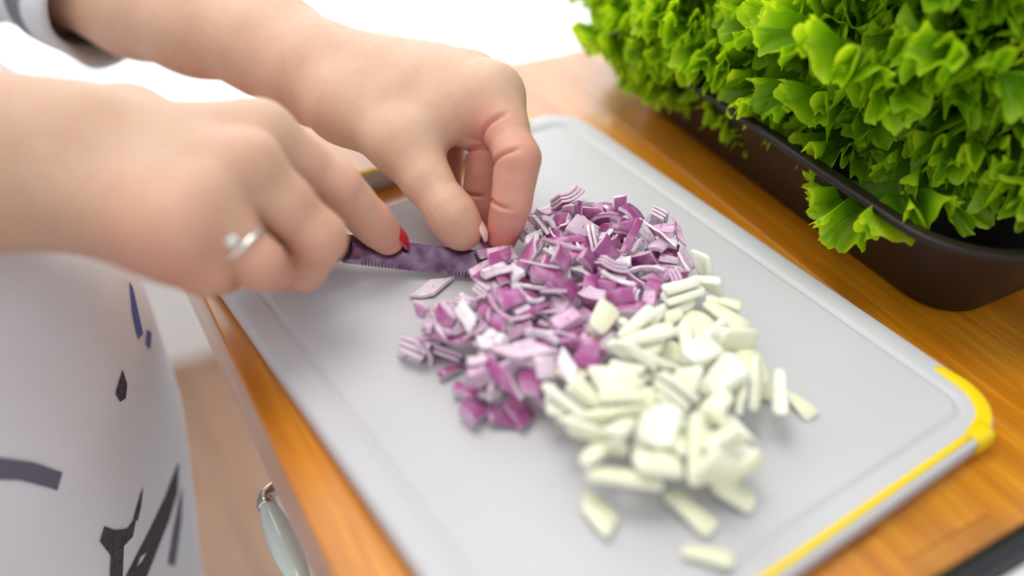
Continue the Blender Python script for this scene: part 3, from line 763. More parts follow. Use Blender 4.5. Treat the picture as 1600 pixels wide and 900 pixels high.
ONION = [('r',11,1.02,0.0126,-0.0,0.0141,0.02,0.17,-0.98,0.0),('r',0,1.11,-0.0003,0.0327,0.0138,0.03,-0.74,0.67,0.04),('r',2,1.06,-0.0478,-0.0549,0.0141,0.28,-0.01,-0.03,0.96),('r',12,0.86,-0.0059,-0.0435,0.0143,0.24,0.01,-0.97,0.0),('r',11,0.85,-0.0017,0.005,0.0142,0.32,-0.01,0.03,-0.95),('r',4,0.96,0.0076,-0.0021,0.0137,0.45,0.45,0.55,0.55),('r',0,1.13,-0.0314,0.0102,0.0137,0.0,0.62,0.79,-0.0),('r',6,0.99,-0.0312,-0.0139,0.0142,0.02,-0.69,0.19,0.69),('r',1,1.0,-0.0262,-0.0162,0.0152,0.08,-0.94,-0.29,0.16),('r',1,0.86,0.034,-0.0252,0.0148,0.22,-0.7,0.67,0.09),('r',11,0.98,-0.0099,-0.0327,0.0154,0.14,0.99,0.01,-0.03),('r',2,1.05,-0.038,-0.0379,0.0139,0.07,-0.6,-0.8,-0.05),('r',9,0.98,-0.0344,-0.011,0.0168,0.69,-0.0,-0.0,0.72),('r',7,1.02,-0.0187,-0.036,0.0133,0.81,0.0,0.0,-0.59),('r',11,0.99,0.0135,0.0198,0.0144,0.61,-0.02,0.02,-0.79),('r',6,0.89,-0.0162,-0.0421,0.0156,0.2,-0.81,0.55,0.06),('r',4,0.95,-0.0128,-0.0063,0.0137,0.06,-0.06,0.7,-0.7),('r',13,0.91,0.0395,-0.0089,0.0136,0.89,-0.0,-0.0,-0.45),('r',5,0.99,0.0308,0.0079,0.0136,0.1,-0.6,0.79,0.08),('r',4,1.08,-0.007,0.0107,0.0144,0.05,0.28,-0.87,-0.41),('r',11,1.13,0.0111,0.0125,0.0163,0.95,0.12,-0.04,-0.29),('r',2,0.85,-0.0127,-0.0235,0.0156,0.22,0.65,0.71,0.17),('r',14,0.94,-0.0177,-0.0,0.0137,0.07,-0.0,0.04,-1.0),('r',0,0.85,0.011,0.0063,0.0185,0.89,0.06,-0.13,0.44),('r',2,1.01,-0.0004,-0.0053,0.0137,0.04,-0.01,-1.0,-0.0),('r',7,0.91,-0.0314,-0.0441,0.0147,0.09,-0.91,-0.41,0.01),('r',13,0.82,-0.0229,-0.0326,0.0135,0.06,-0.0,0.0,1.0),('r',2,0.84,-0.0207,0.0109,0.0135,0.03,0.06,-1.0,0.0),('r',1,0.91,-0.0225,-0.0124,0.0169,0.23,0.18,0.02,0.96),('r',6,0.92,-0.0197,-0.0405,0.0138,0.08,-0.82,0.55,0.09),('r',0,0.9,0.0044,0.0135,0.0165,0.23,-0.41,0.11,0.88),('r',7,0.87,-0.0406,-0.0086,0.0138,0.04,-0.48,-0.02,-0.87),('r',7,1.07,-0.0166,-0.0124,0.0182,0.99,0.04,-0.01,0.16),('r',4,0.96,-0.0458,-0.0356,0.0138,0.56,0.56,0.43,0.43),('r',10,1.06,0.0177,0.004,0.0198,0.43,0.01,-0.84,-0.32),('r',8,0.85,-0.0412,-0.023,0.0146,0.03,0.83,-0.56,0.04),('r',14,0.89,0.0411,-0.0148,0.0136,0.99,-0.04,0.01,-0.16),('r',12,0.95,0.0365,0.0075,0.0146,0.59,-0.01,0.02,-0.81),('r',5,0.98,-0.0376,-0.0459,0.0155,0.59,0.7,-0.2,-0.35),('r',4,1.08,-0.0134,-0.0087,0.0163,0.47,0.5,0.49,0.54),('r',1,1.15,0.0304,0.0054,0.0187,0.79,-0.01,-0.16,0.6),('r',1,1.02,-0.0203,-0.0386,0.0166,0.45,-0.1,-0.0,0.89),('r',1,0.9,-0.0608,-0.02,0.0138,0.36,-0.0,0.0,-0.93),('r',0,0.83,0.0085,-0.0164,0.0139,0.78,0.0,0.0,0.63),('r',8,0.98,-0.0362,-0.0025,0.0152,0.02,0.98,0.14,-0.12),('r',9,1.03,-0.0143,-0.053,0.0167,0.31,0.03,-0.5,-0.81),('r',11,0.92,-0.0061,-0.0236,0.0151,0.13,-0.81,0.57,-0.02),('r',14,1.03,-0.0188,0.0181,0.0138,0.57,-0.02,0.03,-0.82),('r',9,1.04,0.0121,-0.0322,0.0156,0.36,0.22,-0.64,-0.64),('r',4,1.08,0.0368,-0.0189,0.0139,0.11,0.11,0.7,0.7),('r',0,0.85,0.0013,0.0051,0.0173,0.18,-0.48,0.86,0.1),('r',14,0.94,-0.0196,-0.0226,0.0145,0.16,-0.29,-0.05,0.94),('r',5,1.1,-0.0026,-0.0534,0.0137,0.08,-0.32,0.95,0.03),('r',13,0.84,0.0462,-0.0129,0.0135,0.14,-0.0,-0.0,-0.99),('r',14,1.06,-0.0449,-0.0429,0.0153,0.22,-0.17,-0.22,0.93),('r',2,0.79,0.0358,-0.038,0.0134,0.01,0.98,0.22,-0.03),('r',14,1.14,0.0276,-0.0078,0.0139,1.0,-0.04,-0.0,0.0),('r',11,1.15,-0.0188,-0.0278,0.0171,0.09,-0.94,0.32,-0.05),('r',0,1.02,-0.0076,0.0129,0.0168,0.85,-0.15,-0.33,-0.38),('r',13,0.97,0.0345,-0.0125,0.0145,0.44,0.18,0.09,-0.88),('r',0,0.96,-0.0032,0.0258,0.0156,0.02,-0.14,0.97,0.2),('r',14,0.9,0.0223,-0.0108,0.0145,0.07,-0.87,0.42,-0.24),('r',8,0.91,0.0141,0.0353,0.0146,0.0,0.17,-0.99,0.0),('r',0,1.12,-0.0214,0.0143,0.0163,0.07,-0.69,-0.72,0.04),('r',1,0.83,-0.0417,-0.0118,0.0171,0.74,0.11,-0.44,-0.49),('r',2,0.83,-0.0095,0.0188,0.0161,0.74,0.08,-0.19,-0.64),('r',3,1.07,-0.0301,-0.0689,0.0153,0.33,-0.44,0.79,0.28),('r',12,0.83,-0.0253,0.0217,0.0137,0.0,0.73,0.68,0.0),('r',6,0.88,0.0226,0.0094,0.0137,0.45,-0.09,0.1,0.89),('r',2,0.83,0.0424,-0.0184,0.0157,0.04,0.9,0.41,-0.15),('r',11,0.99,-0.0017,-0.0316,0.0141,0.0,-0.09,1.0,0.0),('r',5,0.85,0.0613,-0.0021,0.0138,0.6,0.6,0.38,0.38),('r',1,0.88,-0.0239,-0.0515,0.0191,0.77,0.28,-0.55,0.19),('r',6,1.07,0.01,-0.002,0.0178,0.95,0.14,-0.29,0.06),('r',14,0.84,-0.0129,-0.0175,0.0135,0.95,-0.04,-0.01,0.32),('r',13,0.94,-0.0068,-0.0138,0.0142,0.25,0.13,0.96,-0.03),('r',4,1.08,-0.0038,0.0235,0.0179,0.22,-0.84,0.46,0.2),('r',5,0.91,-0.0448,-0.0036,0.0137,0.12,0.47,0.87,-0.09),('r',0,0.81,-0.0245,-0.0577,0.0162,0.31,0.41,0.15,-0.84),('r',8,1.01,0.0356,0.0244,0.0166,0.98,-0.0,0.0,-0.22),('r',9,1.01,0.0303,-0.0157,0.0184,0.09,-0.55,-0.44,0.71),('r',8,1.04,0.0231,-0.0037,0.0187,0.85,0.44,0.28,0.11),('r',5,1.13,0.029,0.0029,0.0232,0.9,0.18,-0.08,-0.38),('r',9,0.99,-0.0605,-0.0391,0.0155,0.03,0.1,0.67,-0.73),('r',4,1.12,0.0283,0.0149,0.0221,0.82,-0.16,-0.29,-0.47),('r',9,1.01,-0.0381,-0.0309,0.0166,0.12,-0.08,-0.96,-0.25),('r',12,0.98,-0.0581,-0.0043,0.0147,0.14,-0.0,-0.02,0.99),('r',11,1.11,0.0526,0.0,0.0164,0.19,-0.33,0.92,-0.11),('r',10,1.09,-0.0214,-0.0358,0.0193,0.03,0.7,0.7,0.12),('r',8,1.0,0.0565,0.008,0.0176,0.13,-0.55,-0.09,-0.82),('r',5,0.85,-0.0487,-0.0116,0.0138,0.4,0.4,-0.59,-0.59),('r',9,0.82,0.0033,-0.0028,0.0187,0.99,-0.01,0.0,0.12),('r',7,1.02,-0.0647,-0.0124,0.0156,0.0,-0.99,0.12,0.09),('r',3,1.03,0.0264,0.0272,0.0154,0.22,-0.25,0.31,0.89),('r',12,1.08,0.0336,-0.0026,0.0154,0.16,0.96,0.23,0.05),('r',1,0.85,0.0173,0.0237,0.0213,0.41,0.34,0.44,0.72),('r',12,1.07,-0.0415,-0.0545,0.0187,0.16,0.09,-0.3,0.94),('r',8,0.94,0.0043,-0.0272,0.0173,0.34,0.5,0.22,-0.76),('r',13,1.13,-0.0016,-0.0194,0.0139,0.49,0.0,0.0,-0.87),('r',7,1.13,0.0308,-0.034,0.0143,0.02,0.84,-0.54,-0.07),('r',12,1.07,0.0499,-0.0073,0.0156,0.91,-0.1,0.14,0.38),('r',10,1.0,-0.0093,-0.0055,0.0191,0.4,-0.06,0.36,-0.84),('r',13,1.09,-0.0536,-0.0155,0.0155,0.21,0.56,0.15,-0.79),('r',4,0.78,-0.053,-0.01,0.015,0.04,-0.52,-0.85,0.01),('r',10,0.92,0.0135,0.0228,0.0191,0.19,0.48,-0.21,-0.83),('r',14,0.91,0.0559,0.0007,0.0136,0.57,-0.02,0.03,-0.82),('r',14,1.04,-0.0289,-0.0352,0.0151,0.77,-0.28,-0.56,-0.11),('r',13,0.87,-0.0304,-0.0302,0.0136,0.01,0.0,0.0,1.0),('r',2,0.87,0.0085,-0.0451,0.0139,0.66,-0.02,-0.02,0.75),('r',11,0.92,-0.0524,-0.0275,0.0157,0.63,-0.25,0.01,0.73),('r',8,0.88,-0.0103,0.0016,0.0166,0.06,0.21,-0.89,-0.41),('r',13,0.84,0.0038,-0.0077,0.0158,0.01,-0.93,-0.37,0.0),('r',14,0.97,-0.0174,0.0067,0.0158,0.15,-0.47,0.79,0.35),('r',1,0.96,0.0494,-0.0211,0.0149,0.28,-0.15,-0.95,-0.04),('r',1,0.82,0.0083,-0.0502,0.015,0.38,0.08,0.16,-0.91),('r',4,0.92,-0.0569,-0.0461,0.0137,0.69,-0.69,-0.14,0.14),('r',0,1.11,-0.0158,0.0172,0.0234,0.53,0.47,-0.41,0.57),('r',6,0.82,0.0058,0.0068,0.0213,0.79,0.02,-0.29,0.54),('r',11,0.82,0.0218,0.0015,0.0216,0.23,0.83,-0.39,0.33),('r',1,1.13,-0.0175,0.0028,0.0209,0.58,-0.44,-0.07,0.68),('r',7,0.89,0.0236,-0.0336,0.0133,0.01,0.96,0.28,-0.05),('r',3,1.13,0.0028,0.0253,0.0189,0.1,-0.65,0.09,-0.75),('r',1,1.02,-0.0295,0.0044,0.0166,0.8,0.28,-0.1,0.52),('r',14,0.96,-0.0102,-0.0134,0.0147,0.14,-0.19,0.96,-0.13),('r',2,0.94,0.0163,-0.026,0.0164,0.23,0.47,0.25,-0.81),('r',3,1.03,0.0027,-0.0137,0.0178,0.75,0.02,0.52,0.41),('r',1,0.85,-0.0251,0.0101,0.0202,0.77,-0.03,0.11,-0.62),('r',13,1.01,0.0397,0.0111,0.0158,0.59,-0.1,0.32,0.74),('r',6,0.84,0.041,-0.0009,0.0149,0.06,0.53,-0.08,0.84),('r',1,0.89,-0.0344,-0.0272,0.0179,0.45,0.84,-0.29,0.11),('r',9,0.98,-0.0606,-0.0122,0.0182,0.53,-0.32,-0.41,0.67),('r',1,0.95,0.0301,0.0188,0.0176,0.78,0.46,-0.42,0.07),('r',13,0.94,0.0013,-0.0181,0.0158,0.11,-0.12,-0.09,-0.98),('r',10,0.85,-0.05,-0.0068,0.0167,0.1,-0.51,-0.3,-0.8),('r',10,0.97,0.0096,-0.0233,0.02,0.11,0.86,0.36,-0.35),('r',11,1.13,0.0427,-0.001,0.0179,0.38,-0.83,-0.39,0.15),('r',10,0.81,0.0374,-0.0305,0.0175,0.56,0.49,-0.53,0.39),('r',11,0.96,-0.0246,-0.0022,0.0202,0.92,-0.12,-0.37,-0.08),('r',3,1.06,-0.014,0.0125,0.0194,0.0,-0.63,0.72,0.28),('r',13,0.97,-0.0308,-0.0033,0.0195,0.97,-0.12,0.16,-0.12),('r',8,0.94,0.0055,-0.0106,0.0217,0.77,0.22,0.48,-0.36),('r',4,1.14,0.0379,0.0157,0.0162,0.01,-0.96,0.03,0.29),('r',7,0.91,-0.0258,-0.0258,0.017,0.26,0.18,-0.88,0.34),('r',12,0.79,0.0221,-0.0133,0.018,0.39,0.21,-0.12,-0.89),('r',7,1.09,0.0032,0.0034,0.0214,0.07,0.96,0.26,-0.13),('r',3,0.84,-0.0659,-0.008,0.0135,0.04,0.88,-0.47,0.07),('r',1,0.92,-0.055,-0.0171,0.0198,0.03,-1.0,0.01,0.09),('r',10,0.87,0.0179,-0.0396,0.014,0.04,0.32,0.95,-0.01),('r',8,1.0,-0.0054,-0.0062,0.0239,0.3,-0.19,0.29,-0.89),('r',4,0.98,0.0278,-0.0197,0.0171,0.65,-0.68,0.14,-0.31),('r',14,0.94,-0.019,-0.0474,0.0168,0.02,0.95,0.32,0.04),('r',12,1.04,0.0417,-0.0105,0.018,0.42,-0.01,0.15,0.89),('r',14,1.09,0.0088,-0.0154,0.0161,0.1,-0.02,-0.01,-1.0),('r',5,1.11,-0.049,-0.0451,0.0166,0.64,-0.75,0.12,-0.11),('r',3,1.05,-0.0515,-0.0223,0.0163,0.27,0.67,0.68,-0.12),('r',12,1.08,0.0207,0.0143,0.0166,0.72,0.18,0.23,-0.63),('r',3,0.9,0.0045,0.0201,0.0168,0.2,0.47,-0.36,-0.78),('r',2,1.01,-0.0249,-0.0566,0.0202,0.84,0.33,-0.15,-0.39),('r',11,1.12,0.0134,-0.0162,0.0198,0.09,-0.84,-0.49,-0.2),('r',9,0.92,-0.0641,-0.0443,0.0156,0.14,0.29,0.95,-0.04),('r',0,0.86,-0.018,-0.0207,0.0217,0.36,-0.32,-0.24,-0.84),('r',12,0.8,0.0208,-0.0242,0.0143,0.37,-0.01,0.02,-0.93),('r',12,1.02,0.0076,0.0263,0.0182,0.86,-0.27,0.39,-0.2),('r',7,0.86,0.0467,0.0024,0.0151,0.81,-0.02,-0.5,0.29),('r',10,0.97,-0.0351,-0.0173,0.021,0.73,0.12,0.12,-0.66),('r',6,0.81,-0.0221,-0.0123,0.0191,0.0,0.94,0.35,0.01),('r',1,1.09,-0.0443,-0.0438,0.0192,0.0,-0.66,0.75,0.02),('r',7,1.08,0.0588,-0.0039,0.0159,0.0,-0.24,-0.97,0.0),('r',9,1.11,-0.0037,-0.03,0.0195,0.58,0.6,-0.52,-0.19),('r',1,0.83,-0.0337,-0.0566,0.0176,0.12,0.04,0.99,0.03),('r',9,1.13,-0.014,0.0259,0.0307,0.07,-0.62,-0.78,0.06),('r',4,0.84,-0.0416,-0.019,0.0187,0.05,-0.74,0.67,0.04),('r',7,1.15,0.047,-0.0023,0.0187,0.06,0.81,-0.01,-0.58),('r',10,1.13,-0.0159,-0.0113,0.0221,0.87,0.05,0.06,0.49),('r',6,0.78,0.0197,-0.0215,0.0167,0.09,-0.99,-0.02,-0.11),('r',14,1.01,0.0086,-0.0314,0.0201,0.44,-0.14,-0.01,0.89),('r',10,0.93,0.0049,-0.0355,0.0217,0.7,0.08,-0.51,0.5),('r',1,1.07,0.0223,0.0296,0.0179,0.41,-0.31,-0.51,-0.69),('r',14,0.78,-0.0265,-0.0282,0.0141,0.21,-0.26,-0.94,0.08),('r',12,0.85,-0.0326,-0.022,0.0178,0.71,-0.03,-0.02,0.71),('r',11,1.14,-0.0512,-0.0338,0.0162,0.18,0.58,0.79,0.08),('r',0,1.05,0.046,0.0145,0.0188,0.8,-0.03,0.31,-0.51),('r',9,0.82,0.0225,0.036,0.0161,0.59,-0.39,0.4,0.58),('r',11,0.81,-0.0037,0.0031,0.0194,0.93,-0.05,0.27,0.26),('r',13,1.04,-0.0544,-0.0323,0.0182,0.17,0.12,0.98,-0.03),('r',13,1.07,-0.0004,-0.0211,0.0202,0.29,0.13,-0.17,0.93),('r',3,1.12,-0.0575,-0.0504,0.0179,0.2,0.49,0.13,-0.84),('r',13,1.05,-0.0454,-0.0247,0.0188,0.96,-0.06,-0.21,0.17),('r',10,0.89,0.0453,0.0233,0.0174,0.77,0.63,-0.04,-0.05),('r',8,1.15,0.0211,0.0313,0.0231,0.03,-0.14,0.88,-0.44),('r',13,0.95,-0.0339,-0.0406,0.0173,0.33,-0.13,-0.03,-0.94),('r',8,1.01,0.0101,-0.0202,0.0245,0.28,0.91,-0.17,-0.26),('r',2,0.89,0.0301,-0.0064,0.019,0.02,0.87,-0.46,0.19),('r',5,0.9,-0.0592,-0.0195,0.0154,0.03,1.0,0.05,-0.03),('r',2,0.93,-0.0334,0.0168,0.0156,0.14,0.38,0.89,-0.21),('r',8,1.03,0.0054,-0.0401,0.018,0.45,-0.13,0.13,0.88),('r',14,0.92,-0.0273,-0.0017,0.0158,0.44,0.32,0.84,0.02),('r',3,0.93,-0.0073,0.014,0.021,0.13,-0.66,-0.74,0.04),('r',3,0.9,-0.007,-0.0122,0.0181,0.06,-0.79,0.6,-0.15),('r',2,0.79,0.0162,-0.0141,0.0151,0.16,-0.42,-0.88,0.16),('r',0,1.09,0.0178,0.0127,0.0193,0.07,-0.39,0.87,0.29),('r',10,0.97,0.0248,-0.031,0.0162,0.45,0.06,0.11,0.88),('r',8,0.96,0.033,-0.0357,0.0199,0.8,0.09,0.59,-0.12),('r',5,0.78,0.0091,-0.0023,0.0197,0.41,0.76,-0.44,-0.26),('r',10,0.87,0.0168,-0.0384,0.0177,0.04,0.35,0.93,-0.01),('r',5,0.93,0.0147,-0.0049,0.0175,0.17,-0.55,0.72,0.39),('r',3,0.9,-0.0463,-0.0155,0.0184,0.94,-0.24,-0.19,0.12),('r',7,0.87,-0.0294,-0.0391,0.0187,0.44,0.41,-0.77,0.23),('r',13,0.82,-0.0026,-0.0027,0.016,0.02,0.99,-0.14,-0.08),('r',4,0.99,0.0203,0.0195,0.0203,0.54,0.2,-0.81,0.13),('r',4,0.81,0.0089,-0.0273,0.0224,0.25,-0.84,0.46,-0.09),('r',7,0.82,-0.0155,-0.0058,0.0239,0.21,0.28,-0.93,0.13),('r',7,0.97,-0.0066,-0.0187,0.0187,0.32,0.59,-0.7,0.25),('r',6,0.93,-0.0243,-0.0465,0.0188,0.49,0.19,-0.05,-0.85),('r',14,0.95,0.0047,-0.0329,0.0155,0.26,-0.23,-0.63,0.7),('r',5,0.87,-0.0467,-0.0056,0.0146,0.15,0.86,-0.46,0.18),('r',14,1.14,-0.0671,-0.0023,0.016,0.61,-0.61,0.36,-0.36),('r',2,1.1,0.016,-0.0089,0.0219,0.24,0.15,0.44,-0.85),('r',5,1.0,-0.0334,-0.0393,0.0194,0.23,0.36,0.74,0.52),('r',11,1.13,-0.0319,0.0018,0.0208,0.15,0.7,-0.69,0.13),('r',6,1.15,0.0313,-0.0047,0.0227,0.34,0.01,-0.14,0.93),('r',5,1.13,-0.0278,-0.017,0.0185,0.13,0.8,-0.57,-0.09),('r',7,0.9,-0.029,-0.0252,0.0196,0.71,0.18,0.1,-0.67),('r',7,0.91,0.0508,0.0109,0.0145,0.72,-0.37,-0.51,-0.29),('w',7,1.06,-0.0325,-0.1098,0.0197,0.78,0.03,0.17,0.6),('w',3,0.82,-0.018,-0.0485,0.0145,0.42,0.08,-0.07,0.9),('w',4,1.06,0.0313,-0.0743,0.0205,0.66,0.46,-0.45,0.38),('w',0,1.14,-0.0144,-0.0808,0.0152,0.52,-0.01,0.02,-0.85),('w',4,1.07,0.019,-0.0829,0.0156,0.0,1.0,-0.05,-0.0),('w',5,1.15,-0.0489,-0.0966,0.0172,0.48,0.0,0.17,0.86),('w',4,0.83,0.0025,-0.0853,0.0159,0.83,-0.03,0.55,-0.04),('w',1,0.96,0.0268,-0.0678,0.0166,0.23,-0.72,0.59,0.27),('w',0,0.92,-0.0346,-0.0557,0.0147,0.95,-0.02,-0.01,0.31),('w',0,0.82,-0.0447,-0.0656,0.0141,0.07,-0.19,-0.98,-0.01),('w',6,0.97,0.0063,-0.1056,0.0141,0.0,1.0,-0.02,0.03),('w',5,1.12,-0.0024,-0.1214,0.0157,0.49,0.38,-0.45,0.64),('w',6,1.01,0.0037,-0.0734,0.0141,0.33,-0.54,-0.17,-0.76),('w',7,1.02,0.0301,-0.086,0.0158,0.19,-0.01,-0.04,0.98),('w',6,0.82,-0.0183,-0.0926,0.014,0.43,0.02,-0.02,0.9),('w',7,1.13,0.0236,-0.0591,0.0161,0.59,-0.02,-0.03,0.81),('w',1,1.03,-0.0242,-0.087,0.0178,0.89,0.16,0.02,-0.43),('w',4,0.88,0.0021,-0.0983,0.0182,0.75,0.15,-0.13,-0.63),('w',1,1.03,-0.0124,-0.103,0.0154,0.74,-0.01,-0.02,0.68),('w',1,1.02,-0.0243,-0.073,0.0223,0.51,0.16,-0.0,-0.84),('w',3,0.95,0.0229,-0.0956,0.0187,0.21,0.3,-0.31,0.88),('w',3,0.87,-0.0287,-0.0968,0.0171,0.04,-0.38,-0.91,-0.18),('w',7,0.86,0.0101,-0.0679,0.0153,0.23,-0.01,0.04,-0.97),('w',2,0.92,-0.0338,-0.082,0.0152,0.83,-0.21,-0.21,-0.48),('w',5,0.85,-0.0021,-0.0448,0.0174,0.65,-0.11,0.75,-0.07),('w',2,1.14,-0.0049,-0.1158,0.0145,0.03,0.76,0.65,-0.04),('w',3,1.02,0.032,-0.0997,0.0141,0.0,-0.4,-0.92,0.0),('w',2,0.88,0.0405,-0.0507,0.0143,0.38,-0.01,-0.03,0.92),('w',6,0.86,0.0175,-0.0949,0.0184,0.77,-0.05,-0.52,-0.37),('w',1,1.15,0.002,-0.0593,0.0179,0.86,-0.16,-0.26,-0.41),('w',7,1.09,0.0133,-0.0887,0.0197,0.25,-0.66,0.67,-0.25),('w',1,0.91,-0.045,-0.0866,0.0181,0.25,0.69,0.35,-0.58),('w',4,1.07,-0.0077,-0.0872,0.0211,0.23,-0.53,0.0,-0.81),('w',4,1.01,-0.0157,-0.0689,0.0175,0.11,0.21,-0.96,0.14),('w',3,1.08,-0.0432,-0.1072,0.015,0.86,-0.04,0.09,0.5),('w',3,0.88,-0.0431,-0.0712,0.0172,0.1,-0.95,-0.22,0.2),('w',2,0.88,-0.0406,-0.0946,0.0156,0.54,0.21,-0.77,0.28),('w',1,1.03,-0.0107,-0.0647,0.0214,0.42,-0.65,0.01,-0.63),('w',1,0.99,0.0265,-0.0452,0.0158,0.05,0.68,-0.71,0.16),('w',3,0.79,-0.0003,-0.1063,0.0188,0.91,0.25,-0.28,0.19),('w',7,0.98,-0.0162,-0.1228,0.0207,0.26,0.31,0.47,-0.79),('w',5,1.11,-0.0169,-0.0964,0.0183,0.09,0.94,0.33,0.04),('w',5,1.0,-0.0042,-0.0747,0.0144,0.0,0.15,-0.99,-0.0),('w',2,0.8,0.043,-0.0562,0.0142,0.63,-0.02,-0.03,0.77),('w',5,0.96,0.0445,-0.0558,0.0177,0.93,-0.02,-0.04,0.38),('w',7,0.94,0.0132,-0.0751,0.0215,0.06,-0.75,0.66,0.04),('w',7,0.78,-0.0003,-0.0836,0.0212,0.89,-0.23,-0.33,0.21),('w',3,0.95,0.0135,-0.0667,0.0187,0.07,-0.92,0.37,0.05),('w',3,1.12,-0.0157,-0.11,0.0183,0.96,0.17,0.08,-0.23),('w',6,0.98,-0.0394,-0.0808,0.018,0.62,0.28,0.07,-0.73),('w',4,0.91,-0.0361,-0.0719,0.0188,0.24,-0.24,0.17,-0.92),('w',2,1.1,0.0463,-0.0385,0.0159,0.77,-0.22,0.6,0.08),('w',6,1.03,-0.0354,-0.0851,0.0213,0.59,0.31,0.13,-0.73),('w',0,1.03,0.0384,-0.0601,0.0173,0.98,0.08,-0.04,0.18),('w',5,0.92,0.0183,-0.052,0.0181,0.72,0.15,0.02,-0.68),('w',1,0.81,0.0503,-0.0312,0.0186,0.45,-0.69,0.28,-0.49),('w',6,0.93,-0.003,-0.0692,0.0198,0.31,-0.23,0.88,0.27),('w',2,1.11,-0.0269,-0.0814,0.0231,0.43,0.16,0.1,-0.88),('w',7,1.07,-0.0225,-0.0989,0.0216,0.1,0.44,0.89,0.09),('w',5,0.98,0.0406,-0.038,0.0155,0.27,0.14,-0.95,0.01),('w',4,0.96,-0.0088,-0.1135,0.0214,0.58,-0.26,0.24,0.73),('w',0,1.07,-0.001,-0.0604,0.0229,0.83,-0.23,-0.01,0.51),('w',4,1.1,0.0284,-0.044,0.0222,0.21,0.8,0.56,-0.06),('w',5,0.85,-0.0217,-0.1081,0.0197,0.09,-0.22,0.21,0.95),('w',2,0.93,0.0111,-0.0498,0.0203,0.26,0.58,0.77,-0.08),('w',0,0.95,0.0006,-0.0517,0.0219,0.01,-0.65,0.68,-0.32),('w',2,0.85,-0.0132,-0.0911,0.0192,0.77,0.28,-0.57,-0.01),('w',4,0.99,-0.0098,-0.0428,0.0211,0.44,0.2,-0.18,0.86),('w',4,0.86,-0.0369,-0.0944,0.0221,0.82,-0.28,-0.09,-0.48)]
REDM, WHTM = onion_mats()
_m = {}
def pmesh(kind, i):
    if (kind, i) not in _m: _m[kind, i] = piece_mesh('onion_piece', (RED if kind == 'r' else WHT)[i][1], REDM if kind == 'r' else WHTM, .00022 if kind == 'r' else .0011, 1 if kind == 'r' else 2)
    return _m[kind, i]
def to_px(P):
    v = P - CAM; z = v.dot(FWD); return 800 + FPX * v.dot(RIGHT) / z, 450 - FPX * v.dot(UP) / z
KR = {'square': 'squarish red onion piece', 'sliver': 'thin red onion sliver', 'layered': 'striped layered red onion slice', 'pale': 'pale rounded red onion chunk', 'small': 'tiny red onion dice'}
KW = {'chunk': 'thick white onion chunk', 'strip': 'long white onion strip', 'layered': 'double layered white onion slice', 'small': 'small white onion bit', 'round': 'broad rounded white onion slice'}
RREG = [((790, 395), 'beside the knife tip'), ((720, 455), 'just below the blade'), ((860, 375), 'behind the fingers'), ((930, 350), 'at the far end of the red heap'), ((1000, 370), 'near the upright wedge'), ((1030, 440), 'at the right corner of the red heap'),
        ((860, 430), 'behind the glossy piece'), ((930, 430), 'on the crest of the red heap'), ((980, 500), 'on the slope by the white onion'), ((880, 500), 'in the middle of the red heap'), ((800, 500), 'on the left slope below the blade'),
        ((740, 520), 'at the left flank of the red heap'), ((660, 540), 'in the loose tail at far left'), ((760, 590), 'on the near left fringe'), ((850, 560), 'on the near slope of the red heap'), ((920, 570), 'at the seam with the white heap'), ((830, 620), 'at the nearest foot of the red heap')]
WREG = [((1060, 480), 'at the far tip of the white heap'), ((1130, 510), 'at the far right of the white heap'), ((1010, 550), 'touching the red heap'), ((1150, 590), 'on the slope facing the stray chunks'), ((1070, 590), 'on the crest of the white heap'), ((960, 610), 'behind the crest by the red onion'),
        ((880, 630), 'at the left corner beside the red onion'), ((980, 680), 'in the middle of the white heap'), ((1080, 670), 'on the right middle of the white heap'), ((1160, 690), 'at the right edge of the white heap'), ((890, 710), 'on the left flank of the white heap'), ((960, 770), 'at the near left foot of the white heap'), ((1060, 760), 'at the near foot of the white heap'), ((1130, 770), 'at the near right foot of the white heap')]
TONES = [(.12, 'pale pinkish'), (.5, 'mauve'), (.9, 'deep purple')]
used = {}
def label_for(kind, typ, P, tone):
    px, py = to_px(P); reg = min(RREG if kind == 'r' else WREG, key=lambda r_: (r_[0][0] - px) ** 2 + (r_[0][1] - py) ** 2)[1]
    if kind == 'r': return (TONES[tone][1] + ' ' if typ != 'pale' or tone else '') + KR[typ] + ' ' + reg
    return KW[typ] + ' ' + reg
rnd = random.Random(21)
TB = TOP + .0004 + BT
def put(kind, i, loc, q, s, label=None, tone=None, jit=0.0):
    o = link_mesh('onion_piece', pmesh(kind, i)); o.rotation_mode = 'QUATERNION'; o.rotation_quaternion = q; o.location = loc; o.scale = (s,) * 3
    t = rnd.choice((0, 0, 1, 1, 2)) if tone is None else tone
    c = TONES[t][0]; o.color = (c, c, c, 1)
    lab = label or label_for(kind, (RED if kind == 'r' else WHT)[i][0], Vector(loc), t)
    tag(o, lab, 'onion', 'diced red onion in the heap' if kind == 'r' else 'chopped white onion in the heap'); return o
from mathutils import Quaternion, Euler
laid = []
for k_, i, s, x, y, z, qw, qx, qy, qz in ONION:
    px_, py_ = to_px(Vector((BO.x + x, BO.y + y, TB + z)))
    if k_ == 'r' and (px_ < 757 and py_ < 448 or px_ < 815 and py_ < 392): continue      # keeps the blade and the finger tips free
    q = Quaternion((qw, qx, qy, qz)).normalized()
    laid.append(put(k_, i, (BO.x + x, BO.y + y, TB + z), q, s))
